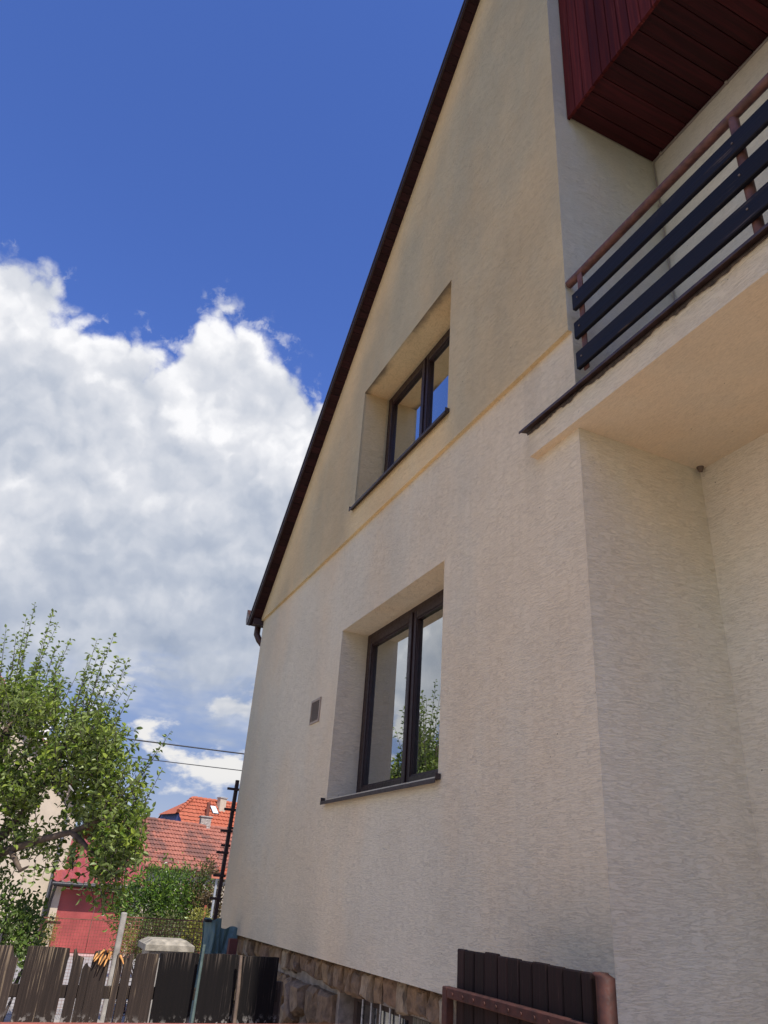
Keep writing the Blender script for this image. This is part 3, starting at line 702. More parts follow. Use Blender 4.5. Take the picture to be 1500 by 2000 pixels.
vs = [(a, b, 0) for a, b in prof] + [(a, b, 1.455) for a, b in prof] + [(GX + .005 + (a - GX - .005) * .93, -.416 + (b + .442) * .93, 1.464) for a, b in prof] + [(GX + .005 + (a - GX - .005) * .7, -.416 + (b + .442) * .7, 1.468) for a, b in prof]
mp.add(vs, [(k * n + i, k * n + (i + 1) % n, (k + 1) * n + (i + 1) % n, (k + 1) * n + i) for k in range(3) for i in range(n)], True).add(vs[3 * n:], [tuple(range(n))])
mp.build('tube', M_redsteel, pp)
for z in (.4, 1.15): MB().tube([(GX - .03, -.383, z), (GX - .03, -.383, z + .09)], .009, 10).build('hinge', M_redsteel, pp)

# low red steel fence closing the yard (only its top rail reaches the picture)
rfz = 1.172
rfn = thing('red_steel_fence', 'low fence with orange-red steel top rail at the bottom edge', 'fence', (-3, .62, 0))
MB().bbox(-4.2, -.62, .60, .64, rfz - .04, rfz, .004).build('top_rail', M_railred, rfn)
MB().bbox(-4.2, -.62, .60, .64, .2, .24, .004).build('bottom_rail', M_railred, rfn)
for xx in (-4.18, -2.6, -.66): MB().box(xx, xx + .04, .601, .639, 0, rfz - .04).build('post', M_railred, rfn)
for i in range(31): MB().bbox(-4.1 + i * .112, -4.1 + i * .112 + .085, .641, .662, .12, 1.13, .003).build('picket', M_gatewood, rfn)

# ------------------------------------------------------------------ old board fence
FY = 3.2
of = thing('old_board_fence', 'weathered dark board fence with broken boards ending at the stone plinth', 'fence', (-2.3, FY, 0))
def c2(u, v, y=FY): p = at(u / 3, 1600 + v / 3, y); return (p[0], p[2])
boards = [[(-330, 742), (-170, 733)], [(-160, 735), (0, 738), (78, 742), (82, 800), (108, 816)], [(168, 746), (240, 744), (330, 750), (410, 756), (408, 800), (396, 832)],
          [(424, 852), (428, 806), (436, 766), (450, 757), (457, 796), (478, 806), (494, 812)], [(483, 880), (500, 852), (512, 842), (520, 862), (532, 872)], [(540, 838), (552, 800), (560, 776), (602, 768), (655, 772)],
          [(690, 800), (700, 786), (718, 786), (722, 840)], [(727, 838), (733, 802), (742, 797), (748, 842), (764, 796), (788, 790)], [(800, 810), (812, 791), (860, 787), (936, 791)],
          [(946, 786), (1060, 783), (1172, 787)], [(1188, 790), (1300, 790), (1406, 797)], [(1424, 803), (1500, 804), (1636, 811)]]
for k, top in enumerate(boards):
    q = [c2(*p) for p in top]
    off = random.uniform(-.008, .008)
    R2 = random.Random(k)
    fine = []
    for i in range(len(q)):
        fine.append(q[i])
        if i + 1 < len(q):
            m_ = max(1, int(abs(q[i + 1][0] - q[i][0]) / .02))
            for s in range(1, m_): t = s / m_; fine.append((q[i][0] + (q[i + 1][0] - q[i][0]) * t, q[i][1] + (q[i + 1][1] - q[i][1]) * t + R2.uniform(-.0016, .0016)))
    poly = [(fine[0][0] + .004, .10)] + fine + [(fine[-1][0] - .004, .10)]
    b = MB().prism(poly, 'y', FY + off, FY + off + .024).build('board', M_oldwood if k < 9 else M_shadewood, of)
    if k == 5: b['label'] = 'snapped board with fresh splinters'
rl = MB().bbox(-3.2, -.30, FY + .035, FY + .075, .93, 1.0, .004).build('rail', M_oldwood, of)
MB().bbox(-3.2, -.30, FY + .035, FY + .075, .30, .37, .004).build('rail', M_oldwood, of)
for xx in (-2.9, -.33): MB().box(xx, xx + .06, FY + .04, FY + .10, 0, 1.05).build('post', M_oldwood, of)
R3 = random.Random(3)
for (u, v, du, dv, l_) in [(585, 800, -38, 30, .05), (600, 790, -30, 55, .07), (622, 800, -42, 52, .09), (640, 795, -38, 62, .085), (608, 770, -30, 18, .04), (650, 780, -14, 40, .05), (570, 790, -25, 30, .045), (632, 775, 5, -18, .03), (705, 800, 14, 45, .05)]:
    a = c2(u, v); b = c2(u + du, v + dv); fwd = R3.uniform(.03, .09)
    MB().tube([(a[0], FY - .002, a[1]), ((a[0] + b[0]) / 2, FY - fwd * .5, (a[1] + b[1]) / 2 + .003), (b[0], FY - fwd, b[1])], [.009, .007, .003], 5).build('splinter', M_splint, of)

# teal pole and brown stick leaning in front of it
p0, p1 = at(399, 1845, 3.1), at(374, 2002, 3.1); d = (p1 - p0) / (p0[2] - p1[2]); g0 = p1 + d * p1[2]
tag(MB().tube([p0, p1, (g0[0], 3.1, 0)], [.010, .0105, .011], 10).build('plant_stake', M_teal), 'thin teal painted stake standing against the dark fence boards', 'stake')
p0, p1 = at(471, 1866, 3.12), at(457, 2002, 3.12); d = (p1 - p0) / (p0[2] - p1[2]); g0 = p1 + d * p1[2]
tag(MB().tube([p0, (p0 + p1) / 2 + np.array([.004, 0, 0]), p1, (g0[0], 3.12, 0)], [.011, .013, .013, .014], 9).build('brown_stick', M_stick), 'straight brown stick covering a joint of the dark fence', 'stick')

# ------------------------------------------------------------------ teal tarp beside the far corner
def tarp_fn(T, bs, out):
    c = oc(T); T.l(T.mix(T.noise(c, 6, 4), (0.075, 0.145, 0.15), (0.115, 0.20, 0.205)), bs.inputs['Base Color']); bs.inputs['Roughness'].default_value = .42
    bump(T, bs, T.noise(T.scale(c, (9, 9, 4)), 1.5, 4, .6, 1.0), .6, .03)
M_tarp = mat('teal_plastic', tarp_fn)
TY = 5.6
def crumple(xa, xb, za, zb, depth, seed, nx=26, nz=34, lean=0.0):
    R4 = np.random.default_rng(seed); vs = []; ph = R4.uniform(0, 6, 8)
    for j in range(nz + 1):
        for i in range(nx + 1):
            u, v = i / nx, j / nz; x = xa + (xb - xa) * u + lean * (1 - v); z = za + (zb - za) * v
            fold = sum(math.sin((7 + 4 * k) * u + (3 + 5 * k) * v * (1 if k % 2 else -1) + ph[k]) / (k + 1.5) for k in range(6))
            pin = math.sin(math.pi * min(1, max(0, u)))
            vs.append((x + .012 * math.sin(9 * v + ph[6]) , TY - depth * (pin ** .6) - .022 * fold * pin, z + .012 * math.sin(8 * u + ph[7]) * (1 if j == nz else 0)))
    fs = [(j * (nx + 1) + i, j * (nx + 1) + i + 1, (j + 1) * (nx + 1) + i + 1, (j + 1) * (nx + 1) + i) for j in range(nz) for i in range(nx)]
    return vs, fs
tp = thing('plastic_tarp', 'crumpled teal plastic sheet wrapped round a board at the far house corner', 'tarp', (-.3, TY, 0))
a, b = at(401, 1800, TY), at(447, 1800, TY)
vs, fs = crumple(a[0], a[0] + .17, .1, 1.325, .05, 2); m = MB(); m.add(vs, fs, True)
bk_ = [(v[0], TY + .06, v[2]) for v in vs]; m.add(bk_, [tuple(reversed(f)) for f in fs]); m.build('gathered_sheet', M_tarp, tp, fix=False)
vs, fs = crumple(a[0] + .12, b[0] + .12, .1, 1.26, .0, 6); MB().add([(v[0], v[1] + .03, v[2]) for v in vs], fs, True).build('flat_sheet', M_tarp, tp, fix=False)
c_ = at(404, 1798, TY - .06); MB().bbox(c_[0] - .02, c_[0] + .05, TY - .08, TY - .02, c_[2] - .012, c_[2] + .012, .004).build('clamp', M_dark, tp)
e_ = at(452, 1850, 5.2)
tag(MB().bbox(e_[0] - .03, e_[0] + .05, 5.18, 5.24, 0, 1.19, .004).build('door_post', plain('dark_red_post', (0.10, .028, .022), .6, .2, 8)), 'dark red post between teal sheet and stone plinth', 'post')

# stone gate pillar with a flat cap
sp = thing('stone_pillar', 'low garden pillar with pale weathered pyramid cap behind the fence', 'pillar', (-.86, 4.7, 0))
ca0, ca1 = at(284, 1850, 4.55), at(380, 1852, 4.55); zc_ = at(330, 1858, 4.55)[2]; cx_ = (ca0[0] + ca1[0]) / 2; hw = (ca1[0] - ca0[0]) / 2
MB().box(cx_ - hw * .8, cx_ + hw * .8, 4.55 + hw * .2, 4.55 + hw * 1.8, 0, zc_ - .0005).build('shaft', M_conc, sp)
vs = []
for (k, z) in ((1.0, zc_), (1.0, zc_ + .042), (.70, zc_ + .078)):
    vs += [(cx_ - hw * k, 4.55 + hw - hw * k, z), (cx_ + hw * k, 4.55 + hw - hw * k, z), (cx_ + hw * k, 4.55 + hw + hw * k, z), (cx_ - hw * k, 4.55 + hw + hw * k, z)]
MB().add(vs, [(0, 3, 2, 1), (8, 9, 10, 11)] + [(4 * k + i, 4 * k + (i + 1) % 4, 4 * k + 4 + (i + 1) % 4, 4 * k + 4 + i) for k in range(2) for i in range(4)]).build('cap', M_capst, sp)

# ------------------------------------------------------------------ trellis at the far corner
ty = 6.62
tr = thing('wooden_trellis', 'dark brown trellis pole with short cross bars beside the far house corner', 'trellis', (-.02, ty, 0))
t0, t1 = at(464, 1524, ty), at(415, 1800, ty)
MB().beam((t1[0], ty, 0), (t0[0], ty, t0[2]), .040, .040, (0, 1, 0)).build('pole', M_trel, tr)
for (u, v) in ((455, 1541), (449, 1581), (442, 1623), (434, 1665), (428, 1710), (421, 1755)):
    p = at(u, v, ty - .035); MB().bbox(p[0] - .068, p[0] + .075, ty - .045, ty - .021, p[2] - .014, p[2] + .014, .003).build('crossbar', M_trel, tr)
for (u, v) in ((450, 1618), (438, 1652)):
    p = at(u, v, ty + .2); MB().bbox(p[0] - .06, p[0] + .05, ty + .1, ty + .125, p[2] - .012, p[2] + .012, .003).build('crossbar', M_trel, tr)
MB().beam((t0[0] + .1, ty + .112, 0), (t0[0] + .1, ty + .112, 2.3), .03, .02, (0, 1, 0)).build('pole', M_trel, tr)

# ------------------------------------------------------------------ wire fence
WY = 9.0
wf = thing('wire_fence', 'rusty welded wire mesh fence on grey concrete posts', 'fence', (-1.5, WY, 0))
zt_ = at(300, 1794, WY)[2]
pa, pb = at(243, 1782, WY), at(17, 1785, WY)
def cpost(p, wdt=.075):
    return MB().bbox(p[0] - wdt / 2, p[0] + wdt / 2, WY - .04, WY + .04, -.02, p[2], .012).build('post', M_conc, wf)
cpost(pa); cpost(pb); pr_ = np.array([pa[0] + (pa[0] - pb[0]) * .95, WY, pa[2]]); cpost(pr_)
def mesh_panel(xa, xb, z0_, z1_, step, r=.0036):
    m = MB()
    n = int((xb - xa) / step)
    for i in range(n + 1): x = xa + i * (xb - xa) / n; m.beam((x, WY, z0_), (x, WY, z1_), r * 2, r * 2, (0, 1, 0))
    n = int((z1_ - z0_) / step)
    for i in range(n + 1): z = z0_ + i * (z1_ - z0_) / n; m.beam((xa, WY - .004, z), (xb, WY - .004, z), r * 2, r * 2)
    m.build('wire_mesh', M_wire, wf, fix=False)
mesh_panel(pa[0] + .04, pr_[0] - .04, .06, zt_, .045); mesh_panel(pb[0] + .04, pa[0] - .04, .06, zt_ - .06, .036, .0014); mesh_panel(pb[0] - 1.2, pb[0] - .04, .06, zt_ - .06, .036, .0014)
MB().beam((pa[0], WY - .012, zt_), (pr_[0], WY - .012, zt_), .014, .014).build('top_wire', M_wire, wf)
MB().beam((pb[0], WY - .012, zt_ - .055), (pa[0], WY - .012, zt_ - .055), .014, .014).build('top_wire', M_wire, wf)
q0, q1 = at(84, 1797, WY - .05), at(72, 1850, WY - .05)
MB().beam((q1[0], WY - .05, 0), (q0[0], WY - .05, q0[2]), .035, .035, (0, 1, 0)).build('red_post', M_redsteel, wf)
MB().beam((q0[0], WY - .05, q0[2] - .02), (q0[0] + .22, WY - .05, q0[2] - .02), .03, .03).build('hinge_arm', M_redsteel, wf)

# ------------------------------------------------------------------ plants
def leaf_mat(name, a, b, back=(0.16, 0.19, 0.10), gloss=0.4):
    def fn(T, bs, out):
        g = T.n('ShaderNodeNewGeometry'); r = g.outputs['Random Per Island']
        col = T.mix(T.mr(r, 0, 1, smooth=False), a, b)
        col = T.mix(T.m('MULTIPLY', g.outputs['Backfacing'], 0.75), col, back)
        T.l(col, bs.inputs['Base Color']); bs.inputs['Roughness'].default_value = gloss; bs.inputs['Specular IOR Level'].default_value = 0.3
        tl = T.n('ShaderNodeBsdfTranslucent'); T.l(T.mix(1.0, col, (1.3, 1.5, 0.5), 'MULTIPLY'), tl.inputs[0])
        mx = T.n('ShaderNodeMixShader'); mx.inputs[0].default_value = 0.2
        T.l(bs.outputs[0], mx.inputs[1]); T.l(tl.outputs[0], mx.inputs[2]); T.l(mx.outputs[0], out.inputs['Surface'])
    return mat(name, fn)
class Leaves:
    def __init__(s): s.v = []; s.f = []
    def add(s, p, d, nrm_, ln, wd, fold=.25, bend=.12):
        d = d / np.linalg.norm(d); sd = np.cross(d, nrm_); k = np.linalg.norm(sd)
        if k < 1e-4: sd = np.cross(d, np.array([.3, .9, .2])); k = np.linalg.norm(sd)
        sd = sd / k; up_ = np.cross(sd, d); b = len(s.v); f = up_ * wd * fold
        m1 = p + d * ln * .32; m2 = p + d * ln * .70 - up_ * ln * bend * .5; tip = p + d * ln - up_ * ln * bend * 1.4
        s.v += [p, m1 + sd * wd * .48 + f, m2 + sd * wd * .40 + f * .8, tip, m2 - sd * wd * .40 + f * .8, m1 - sd * wd * .48 + f]
        s.f += [(b, b + 1, b + 2, b + 3), (b, b + 3, b + 4, b + 5)]
    def build(s, name, m, parent):
        me = bpy.data.meshes.new(name); me.from_pydata([tuple(map(float, q)) for q in s.v], [], s.f); me.update(); me.materials.append(m)
        o = bpy.data.objects.new(name, me); COL.objects.link(o); o.parent = parent; o.matrix_parent_inverse = Matrix.Translation(-Vector(parent_loc(parent))); return o
def rdir(up_bias=0.0):
    v = rng.normal(size=3); v[2] += up_bias; return v / np.linalg.norm(v)

M_bark = plain('apple_bark', (0.12, 0.085, 0.06), .9, .35, 14, bmp=.8, bscale=40)
M_twig = plain('twig_bark', (0.055, 0.04, 0.034), .8, .25, 14)
M_apple = leaf_mat('apple_leaf', (0.07, 0.125, 0.016), (0.27, 0.33, 0.05), (0.27, 0.33, 0.13), .4)
tree = thing('apple_tree', 'apple tree with upright leafy shoots behind the broken fence', 'tree', (-3.15, 7.6, 0))
tk = MB(); base = np.array([-3.15, 7.6, -.02])
tk.tube([base, base + [.02, 0, .5], np.array([-3.1, 7.55, .9]), at(-40, 1590, 7.5), at(0, 1470, 7.5), at(16, 1420, 7.5)], [.15, .12, .11, .085, .06, .045], 12)
tk.build('trunk', M_bark, tree)
lm = MB()
limbs = [[(-45, 1640, 7.5), (-10, 1560, 7.3), (25, 1505, 7.2), (48, 1480, 7.1), (75, 1420, 7.0), (95, 1340, 6.9)],
         [(-50, 1660, 7.5), (10, 1630, 7.1), (50, 1580, 6.9), (82, 1532, 6.8), (110, 1495, 6.7), (140, 1430, 6.6)],
         [(-50, 1680, 7.4), (20, 1660, 6.8), (80, 1640, 6.5), (140, 1625, 6.3), (200, 1600, 6.1), (235, 1560, 6.0)],
         [(20, 1660, 6.8), (40, 1700, 6.5), (56, 1692, 6.3)], [(140, 1625, 6.3), (180, 1665, 6.1), (215, 1690, 6.0), (235, 1720, 5.95)],
         [(16, 1420, 7.5), (30, 1390, 7.6), (48, 1330, 7.7)], [(0, 1470, 7.5), (-5, 1400, 7.7), (-8, 1330, 7.8)], [(82, 1532, 6.8), (130, 1530, 6.5), (170, 1500, 6.4)]]
for q in limbs:
    P = [at(*p) for p in q]; r0 = .05 if len(q) > 4 else .032
    lm.tube(P, [r0 * (1 - .72 * i / (len(P) - 1)) for i in range(len(P))], 9)
lm.build('limb', M_bark, tree)
lv = Leaves(); tw = MB()
def leafy(P, step=.034, ln=(.042, .066), start=.12, spread=1.0):
    """leaves spaced along a twig"""
    P = [np.array(p, float) for p in P]; seg = [np.linalg.norm(P[i + 1] - P[i]) for i in range(len(P) - 1)]; tot = sum(seg); s = tot * start; k = rng.uniform(0, 6)
    while s < tot:
        t = s; i = 0
        while i < len(seg) - 1 and t > seg[i]: t -= seg[i]; i += 1
        p = P[i] + (P[i + 1] - P[i]) * (t / seg[i]); ax = (P[i + 1] - P[i]) / seg[i]
        k += 2.4; a = np.cross(ax, [0.2, .9, .3]); a /= np.linalg.norm(a); b = np.cross(ax, a); o_ = a * math.cos(k) + b * math.sin(k)
        for _ in range(1 if rng.random() < .55 else 2):
            d = o_ * spread + ax * rng.uniform(.2, .9) + rng.normal(size=3) * .35; l_ = rng.uniform(*ln)
            lv.add(p + d * .008, d, ax + rng.normal(size=3) * .5, l_, l_ * rng.uniform(.48, .62)); 
        s += step * rng.uniform(.6, 1.4)
def shoot(a, b, y_, r=.0065, bow=.03, **kw):
    A, B_ = at(*a, y_), at(*b, y_ + rng.uniform(-.1, .15)); C_ = (A + B_) / 2 + np.array([rng.uniform(-bow, bow), rng.uniform(-bow, bow), 0])
    tw.tube([A, C_, B_], [r, r * .75, r * .3], 5); leafy([A, C_, B_], **kw)
for a, b, y_ in [((15, 1420), (69, 1176), 7.9), ((35, 1420), (104, 1192), 8.3), ((40, 1400), (114, 1215), 8.0), ((-5, 1400), (12, 1226), 7.8), ((5, 1380), (32, 1236), 7.6), ((60, 1420), (139, 1248), 7.4), ((62, 1400), (110, 1260), 7.5), ((25, 1400), (52, 1206), 7.8), ((45, 1400), (90, 1230), 7.9),
                 ((128, 1470), (190, 1248), 6.6), ((140, 1465), (221, 1244), 6.4), ((160, 1470), (250, 1289), 6.3), ((150, 1470), (207, 1262), 6.5), ((175, 1500), (264, 1336), 6.2), ((135, 1450), (235, 1285), 6.4), ((165, 1480), (243, 1310), 6.3), ((120, 1470), (180, 1300), 6.7),
                 ((228, 1600), (334, 1428), 6.0), ((225, 1570), (318, 1450), 6.0), ((215, 1590), (252, 1478), 6.1), ((250, 1650), (318, 1500), 5.9), ((240, 1610), (295, 1470), 6.0), ((90, 1400), (120, 1300), 7.0), ((100, 1400), (150, 1318), 6.9), ((80, 1380), (128, 1322), 7.0), ((-40, 1420), (-20, 1240), 7.9), ((-60, 1420), (-60, 1250), 7.8)]:
    shoot(a, b, y_, step=.030)
    for _ in range(2):
        j = rng.normal(size=4) * 13; f_ = rng.uniform(.45, .85)
        shoot((a[0] + j[0], a[1] + j[1]), (a[0] + (b[0] - a[0]) * f_ + j[2], a[1] + (b[1] - a[1]) * f_ + j[3]), y_ + rng.uniform(-.2, .2), r=.005, step=.034)
# the body of the crown: short leafy twigs through its volume
outline = [(-140, 1330), (0, 1340), (55, 1335), (100, 1335), (140, 1340), (170, 1400), (225, 1420), (235, 1490), (258, 1535), (292, 1545), (300, 1600), (285, 1650), (262, 1690), (232, 1735), (205, 1752), (178, 1735), (150, 1705), (105, 1680), (70, 1672), (30, 1690), (0, 1735), (-140, 1760)]
def inside(p, poly):
    c = False; j = len(poly) - 1
    for i in range(len(poly)):
        if (poly[i][1] > p[1]) != (poly[j][1] > p[1]) and p[0] < (poly[j][0] - poly[i][0]) * (p[1] - poly[i][1]) / (poly[j][1] - poly[i][1]) + poly[i][0]: c = not c
        j = i
    return c
cl = [(rng.uniform(-120, 295), rng.uniform(1295, 1745)) for _ in range(170)]
cl = [c for c in cl if inside(c, outline)]
cnt = 0
while cnt < 1250:
    c = cl[rng.integers(len(cl))]; u = c[0] + rng.normal() * 17; v = c[1] + rng.normal() * 19
    if not inside((u, v), outline) or (cnt > 950 and v < 1450): continue
    yc = 6.95 - .0045 * (u - 60) + rng.uniform(-.75, .75)
    A = at(u, v + 12, yc); d = rdir(1.9); l_ = rng.uniform(.16, .40); B_ = A + d * l_; C_ = (A + B_) / 2 + rng.normal(size=3) * .01
    tw.tube([A, C_, B_], [.0045, .0035, .0015], 4); leafy([A, C_, B_], step=.026, ln=(.044, .082), start=.05); cnt += 1
# drooping sprays under the crown, in front of the red door
for a, b in [((178, 1735), (182, 1770)), ((205, 1745), (212, 1772)), ((222, 1745), (226, 1788)), ((165, 1720), (158, 1752)), ((240, 1720), (238, 1770)), ((70, 1680), (66, 1722)), ((90, 1690), (82, 1716)), ((48, 1700), (40, 1735)), ((100, 1685), (110, 1712)), ((195, 1740), (200, 1786))]:
    shoot(a, b, 5.95, r=.004, step=.026, ln=(.05, .075))
tw.build('twigs', M_twig, tree, fix=False); lv.build('crown', M_apple, tree)

def shrub(name, label, ells, nleaf, ln, wfac, m, up_bias=.4, stems=6, group=None, cat='shrub', trim=None):
    c0 = np.mean([e[0] for e in ells], axis=0); gz = ground_h(c0[0], c0[1])
    root = thing(name, label, cat, (c0[0], c0[1], gz), group)
    L_ = Leaves(); st = MB(); wts = np.array([e[1][0] * e[1][1] * e[1][2] for e in ells]) ** .7; wts /= wts.sum()
    clumps = []
    for _ in range(max(20, nleaf // 40)):
        e = ells[rng.choice(len(ells), p=wts)]; d = rdir(); r = rng.uniform(.45, 1.0) ** .5
        clumps.append((np.array(e[0]) + d * r * np.array(e[1]), d))
    for i in range(nleaf):
        p, d = clumps[rng.integers(len(clumps))]; q = p + rng.normal(size=3) * ln * 1.6
        if trim and (q[2] > trim): q[2] = trim - rng.uniform(0, .04)
        if q[2] < gz + .02: continue
        dd = d + rng.normal(size=3) * .7 + np.array([0, 0, up_bias]); l_ = ln * rng.uniform(.7, 1.25)
        L_.add(q, dd, rng.normal(size=3) + np.array([0, -.3, .9]), l_, l_ * wfac)
    for i in range(stems):
        p, d = clumps[rng.integers(len(clumps))]; b = np.array([c0[0] + rng.normal() * .08, c0[1] + rng.normal() * .08, gz - .02])
        st.tube([b, (b + p) / 2 + rng.normal(size=3) * .05, p], [.022, .014, .005], 6)
    st.build('stem', M_twig, root, fix=False); L_.build('foliage', m, root); return root
def E(px, py, y, rx, ry, rz): return (at(px, py, y), (rx, ry, rz))
M_laurel = leaf_mat('laurel_leaf', (0.04, 0.10, 0.012), (0.18, 0.27, 0.035), (0.10, 0.15, 0.06), .3)
M_brownlf = leaf_mat('copper_leaf', (0.085, 0.055, 0.028), (0.19, 0.13, 0.06), (0.16, 0.12, 0.07))
M_yellow = leaf_mat('golden_privet_leaf', (0.17, 0.18, 0.03), (0.36, 0.33, 0.06), (0.25, 0.25, 0.09))
M_bush = leaf_mat('bush_leaf', (0.06, 0.11, 0.02), (0.17, 0.24, 0.05), (0.16, 0.20, 0.09))
M_olive = leaf_mat('hedge_leaf', (0.07, 0.085, 0.025), (0.19, 0.18, 0.06), (0.15, 0.15, 0.08))
k16 = 16.0
shrub('laurel_shrub', 'large dark glossy evergreen shrub beyond the wire fence', [E(300, 1762, k16, .72, .7, .58), E(285, 1728, k16, .42, .45, .36), E(345, 1755, k16, .62, .55, .55), E(376, 1728, k16, .34, .35, .38), E(272, 1782, k16, .5, .5, .48), E(355, 1785, k16, .6, .55, .5)], 8000, .085, .42, M_laurel)
shrub('copper_shrub', 'brownish copper-leaved shrub right of the dark evergreen shrub', [E(398, 1735, 15.6, .3, .4, .5), E(405, 1770, 15.6, .35, .4, .5), E(392, 1785, 15.6, .3, .3, .4)], 2200, .06, .5, M_brownlf)
shrub('clipped_privet', 'clipped yellow-green privet bush beside the teal sheet', [E(385, 1815, 10.2, .16, .2, .22), E(383, 1845, 10.2, .2, .2, .25), E(375, 1868, 10.2, .25, .2, .2)], 2400, .032, .55, M_yellow)
shrub('olive_hedge', 'dull olive hedge behind the wire mesh panel', [E(285, 1830, 10.6, .35, .2, .25), E(330, 1825, 10.6, .35, .2, .26), E(255, 1845, 10.6, .25, .2, .2), E(340, 1855, 10.6, .4, .2, .2)], 3600, .038, .5, M_olive)
shrub('golden_bush', 'small round yellow bush beside the concrete fence post', [E(252, 1835, 9.5, .10, .1, .10), E(250, 1852, 9.5, .11, .1, .12)], 800, .026, .5, M_yellow)
shrub('golden_conifer', 'narrow upright yellow bush in front of the red garage door', [E(93, 1815, 13, .13, .13, .22), E(88, 1840, 13, .15, .13, .25)], 1300, .028, .4, M_yellow, .8)
shrub('garden_bush', 'bright green leafy bush at the left frame edge below the apple tree', [E(15, 1770, 7.0, .22, .3, .2), E(45, 1795, 7.2, .17, .3, .18), E(52, 1770, 7.4, .10, .2, .14), E(-40, 1770, 7.0, .3, .3, .3), E(35, 1825, 7.0, .22, .25, .2), E(55, 1850, 7.0, .15, .2, .16)], 2300, .052, .55, M_bush)

# ------------------------------------------------------------------ neighbours
def tile_roof(O, du, nu, dv, nv, tw_, amp, name, m, parent):
    """rows of pantiles: O ridge start, du unit along ridge, dv unit down the slope, nu tiles by nv rows"""
    O, du, dv = map(np.array, (O, du, dv)); nn = np.cross(du, dv); nn = nn / np.linalg.norm(nn); nn = nn if nn[2] > 0 else -nn
    vs, fs = [], []; S = 4; W = nu * S + 1; row = dv_len = .33 * tw_ / .22
    for j in range(nv):
        for e_, (s, lift) in enumerate(((j * row, 0.0), ((j + 1.06) * row, amp * 1.1))):
            for i in range(W):
                ph = 2 * math.pi * i / S
                vs.append(O + du * (i * tw_ / S) + dv * s + nn * (lift + amp * .5 * (1 - math.cos(ph)) + .004 * math.sin(i * 7.3 + j * 3.1)))
        b = j * 2 * W
        fs += [(b + i, b + i + 1, b + W + i + 1, b + W + i) for i in range(W - 1)]
        # drip edge of the row
        e0 = len(vs); vs += [vs[b + W + i] - nn * amp * 1.3 for i in range(W)]
        # keep indexing simple: edge verts follow each row
        fs += [(b + W + i, b + W + i + 1, e0 + i + 1, e0 + i) for i in range(W - 1)]
        # re-base: move the edge verts out of the regular block
        if j < nv - 1:
            edge = vs[e0:]; del vs[e0:]
            fs = [tuple((-(q - e0) - 1 - j * W) if q >= e0 else q for q in f) for f in fs]; edges.setdefault(name, []).extend(edge)
        else:
            edge = vs[e0:]; del vs[e0:]
            fs = [tuple((-(q - e0) - 1 - j * W) if q >= e0 else q for q in f) for f in fs]; edges.setdefault(name, []).extend(edge)
    n0 = len(vs); vs += edges.pop(name); fs = [tuple((n0 + (-q - 1)) if q < 0 else q for q in f) for f in fs]
    o = MB().add(vs, fs).build(name, m, parent, fix=False); o['kind'] = 'stuff'; return o
edges = {}
def tiles_mat(name, a, b, dark, amt):
    def fn(T, bs, out):
        c = oc(T); n = T.noise(T.scale(c, (4, 4, 4)), 1.2, 3, .7); n2 = T.noise(c, .8, 5, .65)
        col = T.mix(T.mr(n, .35, .65), a, b); col = T.mix(T.m('MULTIPLY', T.mr(n2, .62 - amt, .78 - amt), .75), col, dark)
        T.l(col, bs.inputs['Base Color']); bs.inputs['Roughness'].default_value = .85
    return mat(name, fn)
M_tileA = tiles_mat('old_clay_tiles', (0.28, 0.098, 0.062), (0.39, 0.145, 0.093), (0.11, 0.06, 0.047), .17)
M_tileB = tiles_mat('bright_clay_tiles', (0.37, 0.095, 0.045), (0.46, 0.13, 0.062), (0.28, .075, .04), .0)
M_tileC = tiles_mat('pink_clay_tiles', (0.36, 0.17, 0.13), (0.45, 0.21, 0.16), (0.2, .11, .09), .1)
M_creamw = plain('cream_render', (0.52, 0.43, 0.32), .9, .08, 3, bmp=.3)
M_whitew = plain('white_render', (0.80, 0.79, 0.76), .9, .04, 3)
M_bluew = plain('blue_render', (0.10, 0.12, 0.30), .8, .1, 3)
M_brickw = plain('weathered_brick', (0.42, 0.36, 0.31), .9, .3, 12, bmp=.5)
M_reddoor = plain('red_door_paint', (0.33, 0.060, 0.052), .6, .2, 1.6, bmp=.05)
M_redroof = plain('red_sheet_roof', (0.30, 0.050, 0.045), .5, .15, 4)
M_sky_glass = plain('roof_light_glass', (0.75, 0.78, 0.8), .1, .05, 3)
def cut_brick(name, m, parent, x0, x1, y0, y1, z0, z1, h=.075):
    k = int(round((z1 - z0) / h))
    for i in range(k):
        j = random.uniform(-.012, .012); MB().bbox(x0 + j, x1 + j, y0 + j * .5, y1 + j * .5, z0 + i * h + .004, z0 + (i + 1) * h - .004, .008).build(name, m, parent)

